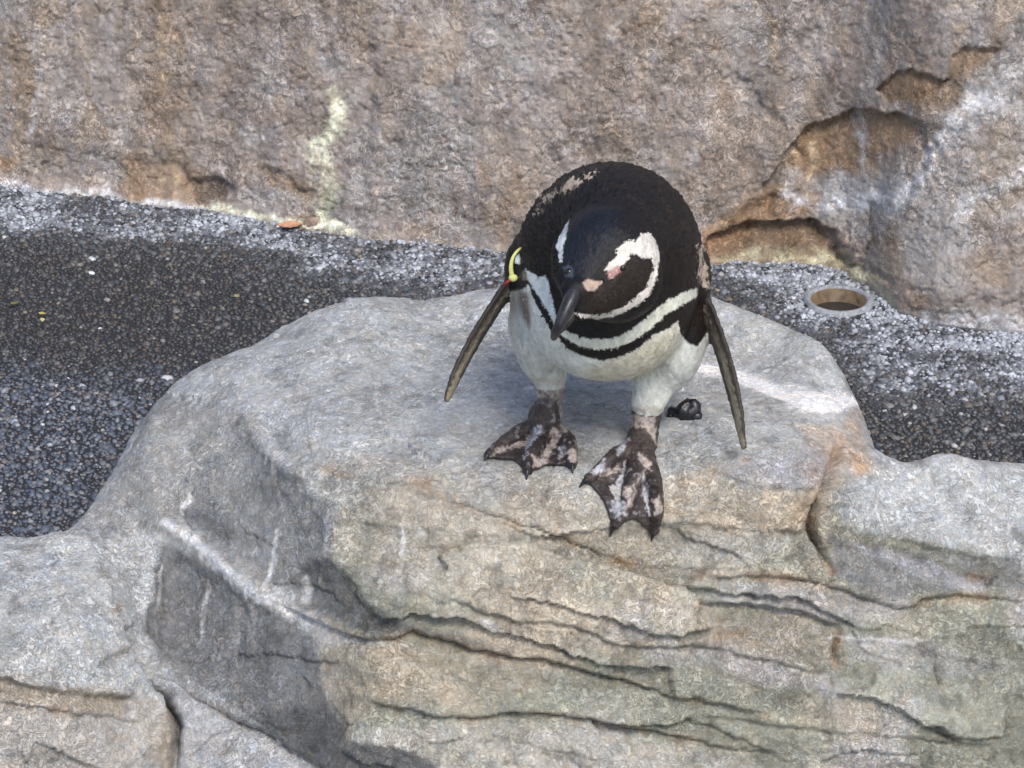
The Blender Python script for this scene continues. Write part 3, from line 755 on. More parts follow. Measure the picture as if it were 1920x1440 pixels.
# wide ground round the terrace, one step below, reaching far
M_FLOOR = plain('pool_floor', (.16, .165, .16), .7, .4, .25, 14.0, .3)
big = py_mesh('lower_ground', [(-60, -60, -.5), (60, -60, -.5), (60, 60, -.5), (-60, 60, -.5)], [(0, 1, 2, 3)], M_FLOOR, smooth=False)
tag(big, kind='structure')

rng = np.random.default_rng(7)
cell = .0059
px_, py_ = np.meshgrid(np.arange(-1.1, 1.15, cell), np.arange(-.08, .98, cell * .86), indexing='ij')
px_ = px_ + (np.arange(px_.shape[1]) % 2)[None, :] * cell * .5
pp = np.stack([px_.ravel(), py_.ravel()], 1); pp += rng.uniform(-.42, .42, pp.shape) * cell
pu, pv, _ = project(np.c_[pp, np.zeros(len(pp))])
ok = (pu > -800) & (pu < 2700) & (pp[:, 1] < wall_y(pp[:, 0]) - .001) & (np.hypot(pp[:, 0] - hole_c[0], pp[:, 1] - hole_c[1]) > R_IN + .0105)
ok &= ~((np.abs(pp[:, 0]) < .30) & (pp[:, 1] < .16)) & ~((pp[:, 0] > .3) & (pp[:, 0] < .40) & (pp[:, 1] < .05))
pp = pp[ok]; pu = pu[ok]; pv = pv[ok]; n = len(pp)
rad = rng.lognormal(math.log(.0027), .38, n).clip(.0012, .0064)
asp = rng.uniform(.6, 1.0, n); flat = rng.uniform(.35, .75, n); th = rng.uniform(0, 6.283, n)
nbp = fbm(np.c_[pp, np.zeros(n)], 25, 3, 201); bp_ = bloom(pu, pv, pp[:, 0], pp[:, 1], nbp * .5)
pal = np.array([[.075, .082, .095], [.048, .053, .063], [.10, .105, .115], [.082, .074, .068], [.13, .13, .13], [.058, .068, .085], [.16, .17, .18], [.105, .088, .075], [.20, .20, .19], [.36, .37, .38], [.24, .21, .16]])
pc = pal[rng.choice(len(pal), n, p=[.2, .19, .15, .14, .09, .1, .05, .04, .022, .01, .008])] * rng.uniform(.7, 1.3, (n, 1))
lf = soft_poly(pu, pv, [(-80, 680), (330, 700), (250, 860), (100, 1040), (-80, 1040)], 60)
pc = pc * (1 + .35 * lf[:, None]) + lf[:, None] * np.array([.0, .012, .03])
wet = soft_poly(pu, pv, [(-80, 470), (420, 480), (560, 600), (330, 720), (200, 740), (-80, 680)], 50)
pc = pc * (1 - .32 * wet[:, None]) * (1 + wet[:, None] * np.array([.03, .0, -.02]))
cover = ((bp_ * 1.5 - rng.uniform(0, 1.1, n)) * 1.3).clip(0, 1)
pc = pc * (1 - cover[:, None]) + np.array([.50, .54, .60]) * rng.uniform(.6, 1.15, (n, 1)) * cover[:, None]
for (a, b, s_, col_) in ((190, 613, .0045, (.8, .8, .8)), (175, 515, .0045, (.7, .75, .78)), (10, 445, .005, (.62, .66, .68)), (175, 487, .006, (.55, .62, .66)), (570, 565, .005, (.6, .66, .7)),
                         (318, 708, .008, (.5, .53, .57)), (78, 597, .005, (.45, .42, .2)), (445, 555, .005, (.3, .28, .14)), (28, 795, .006, (.33, .38, .44)), (140, 768, .005, (.45, .48, .5)),
                         (670, 470, .006, (.35, .30, .27)), (1335, 578, .006, (.5, .52, .55)), (1490, 560, .005, (.6, .62, .66)), (130, 712, .004, (.8, .82, .85)), (262, 715, .006, (.3, .33, .36)),
                         (1795, 838, .005, (.5, .5, .5)), (1700, 780, .004, (.5, .5, .5)), (600, 500, .005, (.6, .63, .66)), (590, 480, .004, (.55, .6, .62))):
    p_ = at_z(float(a), float(b), 0.0)
    k = np.argmin((pp[:, 0] - p_[0]) ** 2 + (pp[:, 1] - p_[1]) ** 2); pc[k] = col_; rad[k] = s_; flat[k] = .5
ang = np.arange(6) * math.pi / 3
tmpl = np.vstack([[0, 0, 1.0]] + [[[.62 * math.cos(a + .5), .62 * math.sin(a + .5), .74]] for a in ang] + [[[math.cos(a), math.sin(a), .0]] for a in ang] + [[[.9 * math.cos(a), .9 * math.sin(a), -.6]] for a in ang])
tf = [(0, 1 + i, 1 + (i + 1) % 6) for i in range(6)]
for i in range(6):
    j = (i + 1) % 6
    tf += [(1 + i, 7 + i, 7 + j), (1 + i, 7 + j, 1 + j), (7 + i, 13 + i, 13 + j), (7 + i, 13 + j, 7 + j)]
tf = np.array(tf)
jit = 1 + rng.uniform(-.22, .22, (n, len(tmpl), 1))
T3 = tmpl[None] * jit
X3 = T3[:, :, 0] * rad[:, None]; Y3 = T3[:, :, 1] * (rad * asp)[:, None]; Z3 = T3[:, :, 2] * (rad * flat)[:, None]
tilt = rng.normal(0, .18, (n, 1)); Z3 = Z3 + X3 * tilt
PV = np.stack([X3 * np.cos(th)[:, None] - Y3 * np.sin(th)[:, None] + pp[:, :1], X3 * np.sin(th)[:, None] + Y3 * np.cos(th)[:, None] + pp[:, 1:], Z3 + .0003 + ground_z(np.c_[pp, np.zeros(n)])[:, None]], -1).reshape(-1, 3)
PF = (tf[None] + (np.arange(n) * len(tmpl))[:, None, None]).reshape(-1, 3)
PC = np.repeat(pc, len(tmpl), 0)
M_PEB = textured('pebble_stone', rough=.42, spec=.5, var=(.8, 1.2), fine=400.0, mid=150.0, bump=.25, bdist=.0008, warm=.05)
peb = mesh_from('gravel', PV, PF, M_PEB, color=PC)
tag(peb, kind='stuff', label='dark mixed pebbles set in the cement ground between boulder and wall', cat='gravel')

# drain pipe set in the ground
M_COLLAR = plain('pale_cement', (.29, .31, .34), .8, .3, .4, 160.0, .4)
M_PIPE = plain('rusty_pipe', (.16, .115, .07), .55, .4, .55, 45.0, .3)
M_DARK = plain('wet_silt', (.035, .032, .03), .35, .5, .2, 60.0, .3)
pipe = bpy.data.objects.new('drain_pipe', None); COL.objects.link(pipe); pipe.location = tuple(hole_c)
pipe.empty_display_size = .03
tag(pipe, 'round open drain pipe with a pale cement collar, sunk in the gravel by the wall', 'drain pipe')
kk = 64; rings = []
for rr, zz in ((R_IN + .0095, -.004), (R_IN + .0088, .0012), (R_IN + .0065, .0042), (R_IN + .004, .0052), (R_IN + .001, .0048), (R_IN - .0005, .003), (R_IN - .0005, -.004)):
    a = np.arange(kk) / kk * 2 * math.pi
    wv = 1 + (.03 * np.sin(a * 3 + 1) + .02 * np.sin(a * 7)) * (rr > R_IN + .006)
    rings.append(np.stack([rr * wv * np.cos(a), rr * wv * np.sin(a), np.full(kk, zz)], 1))
V_, F_ = skin_grid(rings); py_mesh('collar', V_, F_, M_COLLAR, pipe)
rings = [np.stack([r_ * np.cos(a), r_ * np.sin(a), np.full(kk, z_)], 1) for r_, z_ in ((R_IN + .002, .001), (R_IN + .002, -.12), (R_IN - .001, -.12), (R_IN - .0012, -.06), (R_IN - .001, .0025), (R_IN + .002, .001))]
V_, F_ = skin_grid(rings); py_mesh('pipe_wall', V_, F_, M_PIPE, pipe)
V_ = [(0, 0, -.0145)] + [((R_IN - .0008) * math.cos(t), (R_IN - .0008) * math.sin(t), -.0155) for t in a]
py_mesh('silt', V_, [(0, 1 + i, 1 + (i + 1) % kk) for i in range(kk)], M_DARK, pipe)
# ------------------------------------------------------------ the penguin
def to_cam(P):
    Q = np.asarray(P) - CAM
    return np.stack([Q[..., 0], Q[..., 1] * SP + Q[..., 2] * CP, -(Q[..., 1] * CP - Q[..., 2] * SP)], -1)
def from_cam(c):
    c = np.asarray(c)
    return np.stack([CAM[0] + c[..., 0], CAM[1] + c[..., 1] * SP - c[..., 2] * CP, CAM[2] + c[..., 1] * CP + c[..., 2] * SP], -1)
def pc_(px, py, dep):                                  # pixel + distance -> camera-aligned metric point
    return np.array([(px - 960.0) / FPX * dep, (720.0 - py) / FPX * dep, -dep])

def smin(a, b, k):
    h = np.clip(.5 + .5 * (b - a) / k, 0, 1)
    return b * (1 - h) + a * h - k * h * (1 - h)
def ellipsoid(P, c, r, ax=None):
    q = P - c
    if ax is not None: q = q @ np.asarray(ax).T
    r = np.asarray(r)
    k0 = np.sqrt(((q / r) ** 2).sum(1)); k1 = np.sqrt(((q / r ** 2) ** 2).sum(1)) + 1e-9
    return k0 * (k0 - 1) / k1
def cone(P, a, b, ra, rb):
    ab = b - a; t = np.clip(((P - a) @ ab) / (ab @ ab), 0, 1)
    return np.linalg.norm(P - a - t[:, None] * ab, axis=1) - (ra + (rb - ra) * t)
def chain(P, pts, rr, k=.004):
    d = cone(P, pts[0], pts[1], rr[0], rr[1])
    for i in range(1, len(pts) - 1): d = np.minimum(d, cone(P, pts[i], pts[i + 1], rr[i], rr[i + 1]))
    return d
def blade(P, pts, half, depth, ex):
    """flat tapering blade: half = half-thickness seen by the camera, depth = half-width along ex"""
    best = None
    for i in range(len(pts) - 1):
        a, b = pts[i], pts[i + 1]; ab = b - a
        t = np.clip(((P - a) @ ab) / (ab @ ab), 0, 1)
        q = P - a - t[:, None] * ab
        w = half[i] + (half[i + 1] - half[i]) * t; dd = depth[i] + (depth[i + 1] - depth[i]) * t
        e = q @ ex; q = q - e[:, None] * ex
        d = np.sqrt((q ** 2).sum(1) + (e * w / dd) ** 2) - w
        best = d if best is None else np.minimum(best, d)
    return best
def spline(P, n):
    P = np.asarray(P, float); out = []
    m = len(P); Pe = np.vstack([2 * P[0] - P[1], P, 2 * P[-1] - P[-2]])
    for s_ in np.linspace(0, m - 1, n):
        i = min(int(s_), m - 2); t = s_ - i; p0, p1, p2, p3 = Pe[i:i + 4]
        out.append(.5 * (2 * p1 + (p2 - p0) * t + (2 * p0 - 5 * p1 + 4 * p2 - p3) * t * t + (3 * p1 - p0 - 3 * p2 + p3) * t ** 3))
    return np.array(out)
def tri(P, a, b, c):
    def dot(x, y): return (x * y).sum(-1)
    ba, cb, ac = b - a, c - b, a - c
    pa, pb, pcv = P - a, P - b, P - c
    nor = np.cross(ba, ac)
    s = np.sign(dot(np.cross(ba, nor), pa)) + np.sign(dot(np.cross(cb, nor), pb)) + np.sign(dot(np.cross(ac, nor), pcv))
    def e(v, p):
        t = np.clip(dot(v, p) / dot(v, v), 0, 1); q = v * t[:, None] - p; return (q ** 2).sum(1)
    return np.sqrt(np.where(s < 2, np.minimum(np.minimum(e(ba, pa), e(cb, pb)), e(ac, pcv)), dot(nor, pa) ** 2 / dot(nor, nor)))

def foot_pt(px, py, h):
    p, nn = on_rock(px, py)
    return to_cam(p + nn * h)
PXM = 1 / FPX * 2.86                                   # metres per photo pixel at the bird
tx = math.radians(16)
TOR = np.array([[1, 0, 0], [0, math.cos(tx), -math.sin(tx)], [0, math.sin(tx), math.cos(tx)]])
feet = []
for ank, shin, toes, webs in (
    ((1020, 800), [(1031, 712, 2.895, .0155), (1030, 752, 2.895, .0135), (1024, 790, 2.892, .0150)],
     [[(1012, 812), (975, 828), (938, 848), (916, 860)], [(1018, 818), (1010, 845), (996, 873), (989, 888)], [(1036, 815), (1056, 838), (1070, 860), (1073, 877)]],
     [(968, 866), (1030, 872)]),
    ((1203, 842), [(1214, 770, 2.885, .0155), (1210, 800, 2.885, .0135), (1204, 832, 2.882, .0150)],
     [[(1192, 856), (1160, 868), (1128, 888), (1104, 905)], [(1198, 862), (1184, 905), (1166, 955), (1150, 985)], [(1212, 862), (1224, 905), (1228, 955), (1223, 992)]],
     [(1131, 934), (1186, 968)])):
    T = []
    for ti, toe in enumerate(toes):
        hs = (.011, .0085, .007, .0045) 
        T.append([foot_pt(x, y, h) for (x, y), h in zip(toe, hs)])
    A0 = foot_pt(ank[0], ank[1], .012); W3 = []
    for (ta, tb), (mx, my) in zip(((0, 1), (1, 2)), webs):
        pa = [foot_pt(x, y, q_) for (x, y), q_ in zip(toes[ta], (.0070, .0046, .0036, .0028))]
        pb = [foot_pt(x, y, q_) for (x, y), q_ in zip(toes[tb], (.0070, .0046, .0036, .0028))]
        md = foot_pt(mx, my, .0035)
        W3.append((A0, pa[0], pb[0]))
        for q_ in range(2):
            W3.append((pa[q_], pb[q_], pa[q_ + 1])); W3.append((pb[q_], pb[q_ + 1], pa[q_ + 1]))
        W3.append((pa[2], md, pb[2])); W3.append((pa[2], pa[3], md)); W3.append((pb[2], pb[3], md))
    feet.append((foot_pt(ank[0], ank[1], .013), [pc_(*s_[:3]) for s_ in shin], [s_[3] for s_ in shin], T, W3))

ZV = np.array([0, 0, 1.0])
def unit(v): return np.asarray(v, float) / np.linalg.norm(v)
FLW = unit((-.27, .10, 1.0)); FRW = unit((.27, .10, 1.0))
FL_P = [pc_(985, 515, 2.86), pc_(950, 545, 2.86), (pc_(893, 632, 2.845)), pc_(855, 705, 2.835), pc_(838, 748, 2.83)]
FR_P = [pc_(1305, 535, 2.86), pc_(1326, 582, 2.86), pc_(1357, 668, 2.85), pc_(1381, 760, 2.84), pc_(1394, 838, 2.835)]
def flip(pts_, half, dep, ex):
    s_ = np.linspace(0, 1, 11); k_ = np.linspace(0, 1, len(pts_))
    ax_f = unit(pts_[-1] - pts_[0]); e_ = unit(ex - ax_f * (ex @ ax_f))
    return spline(pts_, 11), np.interp(s_, k_, half), np.interp(s_, k_, dep), e_
FLB = flip(FL_P, [.0062, .0048, .0044, .0042, .0026], [.016, .018, .0185, .0155, .007], FLW)
FRB = flip(FR_P, [.0062, .0048, .0044, .0042, .0022], [.016, .018, .0185, .0150, .006], FRW)
def masked(P, m, fn_):
    out = np.full(len(P), .05); idx = np.nonzero(m)[0]
    if len(idx): out[idx] = fn_(P[idx])
    return out
def head_sdf(P):
    hc = pc_(1140, 492, 2.705)
    d = ellipsoid(P, hc, (.0485, .054, .052))
    d = smin(d, ellipsoid(P, pc_(1160, 530, 2.70), (.039, .036, .034)), .012)          # cheek
    d = smin(d, cone(P, pc_(1108, 510, 2.685), pc_(1082, 545, 2.655), .031, .0150), .018) # face running into the bill
    d = smin(d, cone(P, pc_(1120, 555, 2.675), pc_(1086, 584, 2.655), .022, .0085), .012) # chin
    d = smin(d, cone(P, pc_(1072, 480, 2.695), pc_(1070, 515, 2.675), .016, .013), .014)  # far brow
    return d
def body_sdf(P, part=False):
    tor = ellipsoid(P, pc_(1140, 512, 2.865), (.0945, .097, .150), TOR)
    tor = smin(tor, ellipsoid(P, pc_(1138, 574, 2.81), (.082, .0735, .075)), .018)         # breast
    tor = smin(tor, cone(P, pc_(1150, 455, 2.82), pc_(1146, 462, 2.745), .068, .052), .03)  # neck
    
    th = np.minimum(smin(cone(P, pc_(1015, 610, 2.885), pc_(1031, 706, 2.89), .030, .0165), ellipsoid(P, pc_(1015, 600, 2.885), (.031, .060, .055)), .012),
                    smin(cone(P, pc_(1256, 625, 2.88), pc_(1216, 752, 2.88), .036, .0175), ellipsoid(P, pc_(1262, 620, 2.88), (.033, .058, .055)), .012))
    tor = smin(tor, th, .007)
    tor = smin(tor, cone(P, pc_(1140, 500, 2.98), pc_(1135, 560, 3.06), .05, .012), .03)    # tail
    tor = smin(tor, ellipsoid(P, pc_(980, 505, 2.86), (.017, .026, .026)), .016)            # shoulders
    tor = smin(tor, ellipsoid(P, pc_(1306, 520, 2.86), (.014, .028, .026)), .014)
    hd = head_sdf(P)
    fl = masked(P, (P[:, 0] < .028) & (P[:, 1] > -.045), lambda q_: blade(q_, *FLB))
    fr = masked(P, (P[:, 0] > .170) & (P[:, 1] > -.090), lambda q_: blade(q_, *FRB))
    leg = np.full(len(P), .05)
    Pall = P
    lm_ = np.nonzero(P[:, 1] < pc_(0, 690, 2.9)[1])[0]
    P = Pall[lm_] if len(lm_) else Pall[:1]
    lg_ = None
    for fi, (ank, sh, sr, T, W3) in enumerate(feet):
        d = chain(P, sh + [ank], sr + [.0125])
        ft = None
        for ti, toe in enumerate(T):
            c_ = chain(P, [ank] + toe, [.0114, .0080, .0090, .0072, .0050])
            ft = c_ if ft is None else smin(ft, c_, .004)
        for w_ in W3: ft = smin(ft, tri(P, *w_) - .0019, .0025)
        d = smin(d, ft, .006)
        lg_ = d if lg_ is None else np.minimum(lg_, d)
    if len(lm_): leg[lm_] = lg_
    P = Pall
    if part:
        tor = tor - .0
        return np.argmin(np.stack([tor, hd - .001, fl, fr, leg]), 0)
    d = smin(tor, hd, .012)
    d = smin(d, np.minimum(fl, fr), .006)
    return smin(d, leg, .003)

lo = np.array([-.080, -.175, -3.10]); hi = np.array([.245, .225, -2.62])
h = .00135
dims = np.ceil((hi - lo) / h).astype(int) // 6 * 6 + 7
cd = (dims - 1) // 6 + 1
ax_ = [lo[i] + np.arange(cd[i]) * h * 6 for i in range(3)]
CG = np.stack(np.meshgrid(*ax_, indexing='ij'), -1).reshape(-1, 3)
cs = body_sdf(CG).reshape(cd)
act = np.abs(cs) < h * 6 * 1.5
# cells whose any corner is near the surface
cell_a = np.zeros(cd - 1, bool)
for i in (0, 1):
    for j in (0, 1):
        for k in (0, 1): cell_a |= act[i:cd[0] - 1 + i, j:cd[1] - 1 + j, k:cd[2] - 1 + k]
near_ = np.repeat(np.repeat(np.repeat(cs < 0, 6, 0), 6, 1), 6, 2)[:dims[0], :dims[1], :dims[2]]
S = np.where(near_, -1.0, 1.0).astype(np.float32)
fa = np.zeros(dims, bool)
fc = np.repeat(np.repeat(np.repeat(cell_a, 6, 0), 6, 1), 6, 2)
fa[:fc.shape[0], :fc.shape[1], :fc.shape[2]] = fc
fa[1:] |= fa[:-1]; fa[:, 1:] |= fa[:, :-1]; fa[:, :, 1:] |= fa[:, :, :-1]
I = np.argwhere(fa)
val = np.empty(len(I), np.float32)
for s0 in range(0, len(I), 400000):
    val[s0:s0 + 400000] = body_sdf(lo + I[s0:s0 + 400000] * h)
S[I[:, 0], I[:, 1], I[:, 2]] = val
sg = S < 0
cn = np.zeros(np.array(dims) - 1, np.int8)
for i in (0, 1):
    for j in (0, 1):
        for k in (0, 1): cn += sg[i:dims[0] - 1 + i, j:dims[1] - 1 + j, k:dims[2] - 1 + k]
cells = np.argwhere((cn > 0) & (cn < 8))
vid = np.full(cn.shape, -1, np.int32); vid[cells[:, 0], cells[:, 1], cells[:, 2]] = np.arange(len(cells))
acc = np.zeros((len(cells), 3)); cnt = np.zeros(len(cells))
crn = [(i, j, k) for i in (0, 1) for j in (0, 1) for k in (0, 1)]
for a_ in crn:
    for ax3 in range(3):
        if a_[ax3]: continue
        b_ = list(a_); b_[ax3] = 1
        va = S[cells[:, 0] + a_[0], cells[:, 1] + a_[1], cells[:, 2] + a_[2]]; vb = S[cells[:, 0] + b_[0], cells[:, 1] + b_[1], cells[:, 2] + b_[2]]
        m = (va < 0) != (vb < 0)
        t = va / np.where(m, va - vb, 1)
        p = np.array(a_, float)[None].repeat(len(cells), 0); p[:, ax3] = t
        acc[m] += p[m]; cnt[m] += 1
PVx = lo + (cells + acc / cnt[:, None]) * h
quads = []
for ax3 in range(3):
    o1, o2 = [(1, 2), (2, 0), (0, 1)][ax3]
    sl0 = [slice(1, dims[q] - 1) for q in range(3)]; sl1 = list(sl0)
    sl0[ax3] = slice(0, dims[ax3] - 1); sl1[ax3] = slice(1, dims[ax3])
    A_, B_ = sg[tuple(sl0)], sg[tuple(sl1)]
    E = np.argwhere(A_ != B_); inside_ = A_[E[:, 0], E[:, 1], E[:, 2]]
    base = E + 1; base[:, ax3] -= 1
    def cv(d1, d2):
        c_ = base.copy(); c_[:, o1] -= d1; c_[:, o2] -= d2
        return vid[c_[:, 0], c_[:, 1], c_[:, 2]]
    q = np.stack([cv(1, 1), cv(0, 1), cv(0, 0), cv(1, 0)], 1)
    q[~inside_] = q[~inside_][:, ::-1]
    quads.append(q)
QF = np.vstack(quads); QF = QF[(QF >= 0).all(1)]
def sdf_grad(P, e=.0005):
    g = np.zeros_like(P)
    for i in range(3):
        d_ = np.zeros(3); d_[i] = e
        g[:, i] = body_sdf(P + d_) - body_sdf(P - d_)
    return g / (2 * e)
g = sdf_grad(PVx)
gn = np.linalg.norm(g, axis=1)[:, None] + 1e-6
PVx = PVx - g / gn ** 2 * np.clip(body_sdf(PVx), -.001, .001)[:, None]
nB = g / gn
part = body_sdf(PVx, True)
pu = 960 + PVx[:, 0] / -PVx[:, 2] * FPX; pv = 720 - PVx[:, 1] / -PVx[:, 2] * FPX
WPt = from_cam(PVx)
f1 = fbm(PVx, 260, 3, 301); f2 = fbm(PVx, 260, 3, 305); f3 = fbm(PVx, 60, 3, 307); f4 = fbm(PVx, 520, 2, 309)
zu = (pu - 900) * 3.6923; zv = (pv - 290) * 3.6923      # coordinates of my enlarged study of the head and breast
zuw = zu + f1 * 6 + f4 * 3; zvw = zv + f2 * 6 + f4 * 3
BLK = np.array([.0048, .0044, .0050]); BRN = np.array([.018, .0115, .0085]); WH = np.array([.60, .62, .58]); CRM = np.array([.58, .54, .41]); NAV = np.array([.007, .009, .015])
n_ = len(pu)
col = np.tile(WH, (n_, 1)); rgh = np.full(n_, .7)
# breast: greenish white in the shade, creamy to the right
col = mixc(col, CRM, soft_poly(zu, zv, [(900, 1430), (1060, 1360), (1200, 1260), (1390, 1160), (1400, 1280), (1330, 1400), (1150, 1540), (850, 1580), (700, 1500)], 40) * .75)
col = mixc(col, np.array([.50, .47, .42]), sstep(.3, .8, f3) * .25)
B3 = np.array([(-900, 700), (120, 900), (200, 955), (300, 930), (335, 900), (365, 985), (430, 1110), (480, 1190), (500, 1262), (540, 1262), (600, 1340), (720, 1400), (830, 1422), (920, 1412), (1060, 1362), (1200, 1252), (1300, 1200), (1372, 1150),
               (1385, 1230), (1430, 1300), (1500, 1325), (1560, 1250), (1640, 1180), (2600, 900)], float)
dk = 1 - sstep(-7, 7, zvw - np.interp(zuw, B3[:, 0], B3[:, 1]))
tors = part == 0
darkc = mixc(np.tile(BLK, (n_, 1)), BRN, sstep(-.6, 1.0, f3 * .4 + f1 * .3 + .5 * sstep(1100, 1450, zu) * sstep(500, 900, zv)) * .8)
col = np.where(tors[:, None], col * (1 - dk[:, None]) + darkc * dk[:, None], col)
def zp(poly, soft=6): return soft_poly(zuw, zvw, poly, soft)
tm = tors.astype(float)
WST = [(318, 790), (360, 815), (405, 855), (455, 835), (475, 880), (490, 960), (505, 1010), (520, 1080), (530, 1180), (495, 1130), (430, 1010), (385, 950), (350, 900), (330, 850)]
WBAND = [(495, 1120), (570, 1205), (640, 1240), (750, 1275), (880, 1275), (980, 1250), (1100, 1170), (1200, 1085), (1290, 1010), (1400, 955), (1500, 925), (1500, 985),
         (1400, 1040), (1280, 1112), (1170, 1212), (1060, 1290), (950, 1332), (800, 1352), (680, 1322), (580, 1262), (515, 1190)]
col = mixc(col, np.array([.66, .70, .70]), zp(WST) * tm)
col = mixc(col, np.array([.62, .63, .54]), zp(WBAND) * tm)
col = mixc(col, np.array([.17, .135, .11]), soft_poly(zu, zv, [(265, 940), (330, 960), (350, 1080), (345, 1210), (300, 1130), (265, 1030)], 20) * tm * .97 * (1 - dk))
col = mixc(col, np.array([.40, .34, .27]), soft_poly(zu, zv, [(200, 960), (260, 940), (280, 1060), (215, 1100)], 30) * tm * .5)
TANC = np.array([.50, .42, .33])
for q_, a_ in (([(548, 250), (600, 190), (700, 145), (800, 118), (800, 160), (700, 200), (620, 255), (570, 280)], .85), ([(420, 330), (470, 275), (540, 270), (545, 300), (480, 330), (440, 360)], .7),
               ([(395, 400), (430, 360), (440, 380), (400, 440)], .5), ([(1495, 640), (1525, 650), (1550, 740), (1580, 860), (1580, 930), (1530, 890), (1510, 830), (1530, 780)], .9), ([(310, 780), (350, 840), (340, 870), (270, 850)], .4)):
    col = mixc(col, TANC, soft_poly(zu + f1 * 25, zv + f2 * 25, q_, 12) * a_ * tm * sstep(-.5, .3, f3 + f4 * .5 + .4))
col = mixc(col, np.array([.42, .36, .22]), soft_poly(zu, zv, [(1040, 1500), (1380, 1180), (1390, 1330), (1250, 1480), (1100, 1560)], 50) * tm * sstep(.1, .7, f1 + f3 * .4) * .45)
# leg feathers greenish-white, stained where they meet the skin
col = mixc(col, np.array([.40, .33, .25]), (1 - sstep(0, 12, np.abs(pv - np.where(pu < 1120, 716, 768)))) * tm * .45)
# head
hm = (part == 1).astype(float)
hcol = mixc(np.tile(BLK, (n_, 1)), NAV, soft_poly(zu, zv, [(620, 400), (760, 330), (930, 370), (960, 560), (830, 760), (700, 860), (590, 800), (560, 640)], 60))  # blue sky sheen on the crown is painted into the feather colour
hcol = mixc(hcol, BRN * 1.1, soft_poly(zu, zv, [(1000, 700), (1190, 720), (1190, 860), (1060, 1010), (900, 1090), (740, 1100), (700, 960), (860, 900)], 30) * .85)
hcol = mixc(hcol, BRN * .8, sstep(.1, .8, f3) * sstep(950, 1150, zu) * .6)
ARC = [(862, 800), (900, 745), (935, 720), (950, 650), (1010, 600), (1080, 598), (1115, 550), (1175, 545), (1218, 590), (1243, 670), (1238, 760), (1208, 880), (1170, 965), (1100, 1035), (1000, 1090), (900, 1128), (800, 1140),
       (690, 1118), (620, 1085), (760, 1108), (880, 1103), (990, 1052), (1080, 985), (1140, 925), (1178, 850), (1196, 770), (1188, 722), (1120, 718), (1080, 690), (1045, 682), (1015, 735), (975, 775), (905, 815)]
hcol = mixc(hcol, np.array([.70, .66, .60]), zp(ARC, 5))
hcol = mixc(hcol, np.array([.46, .27, .25]), zp([(872, 818), (930, 775), (1000, 762), (1018, 785), (975, 812), (930, 845), (905, 868)], 6) * .9)
hcol = mixc(hcol, np.array([.02, .015, .013]), zp([(1000, 770), (1050, 770), (1010, 800), (985, 815)], 5) * .7)
hcol = mixc(hcol, np.array([.55, .42, .34]), zp([(712, 885), (750, 862), (790, 872), (842, 872), (850, 885), (812, 925), (780, 945), (738, 938)], 6) * .85)
hcol = mixc(hcol, np.array([.62, .66, .70]), zp([(645, 385), (628, 440), (610, 480), (592, 560), (578, 640), (572, 742), (546, 742), (538, 640), (538, 545), (556, 485), (600, 428)], 5) * .95)
hcol = mixc(hcol, np.array([.08, .095, .125]), zp([(572, 775), (620, 765), (650, 800), (640, 850), (590, 850)], 8) * .6)
col = np.where(hm[:, None] > 0, hcol, col)
# flippers: dark leading edge, tan grey underside
def flip_cols(m, pts_, side):
    global col
    P_ = np.array([(960 + p_[0] / -p_[2] * FPX, 720 - p_[1] / -p_[2] * FPX) for p_ in pts_])
    cxx = np.interp(pv, P_[:, 1], P_[:, 0])
    off = (pu - cxx) * side
    down = sstep(600, 720, pv + f3 * 30)
    fcol = mixc(np.tile(np.array([.115, .100, .085]), (n_, 1)), np.array([.31, .275, .20]), down * .9)
    fcol = mixc(fcol, np.array([.15, .12, .09]), sstep(-.1, .6, f3 + f1 * .5) * .7)
    fcol = mixc(fcol, np.array([.03, .026, .025]), sstep(1.5, 5.0, off + f1 * 1.5) * .9)
    fcol = mixc(fcol, np.array([.035, .03, .028]), (1 - sstep(-9.5, -6.5, off + f1)) * .8)
    fcol = mixc(fcol, np.array([.50, .44, .30]), (1 - sstep(0.4, 1.5, np.abs(off + 3.4 + f3 * 3 + f1))) * .5)
    back = sstep(0.05, .5, -nB[:, 2])
    fcol = mixc(fcol, BLK * 1.5, back * .9)
    col = np.where(m[:, None], fcol, col)
flip_cols(part == 2, FL_P, -1); flip_cols(part == 3, FR_P, 1)
# legs and feet: brown skin with pink and lilac blotches
lg = part == 4
xf = 880 ; 
f5 = fbm(PVx, 130, 3, 341); f6 = fbm(PVx, 130, 3, 345)
fu = (pu - 880) * 4.235 + f1 * 12 + f5 * 22; fv = (pv - 700) * 4.235 + f2 * 12 + f6 * 22
PNK = np.array([.35, .30, .27]); DBR = np.array([.030, .022, .021]); LIL = np.array([.40, .40, .44]); WEB = np.array([.040, .031, .031])
lc = np.tile(np.array([.058, .046, .042]), (n_, 1))
def fp(poly, c_, a_=.9, soft=8):
    global lc
    lc = mixc(lc, c_, soft_poly(fu, fv, poly, soft) * a_)
fp([(480, 60), (780, 60), (760, 270), (700, 215), (490, 205)], PNK * 1.05); fp([(690, 90), (760, 90), (800, 440), (740, 460), (700, 260)], PNK)
fp([(520, 175), (690, 180), (640, 275), (530, 240)], PNK * .8, .6); fp([(545, 195), (660, 200), (600, 240)], DBR, .6)
fp([(1290, 310), (1480, 340), (1480, 460), (1420, 470), (1350, 440), (1270, 410)], PNK * 1.1); fp([(1440, 440), (1490, 440), (1480, 560), (1440, 540)], PNK)
fp([(250, 690), (470, 610), (560, 440), (640, 440), (740, 640), (820, 690), (840, 770), (500, 800), (440, 850), (400, 750)], WEB)
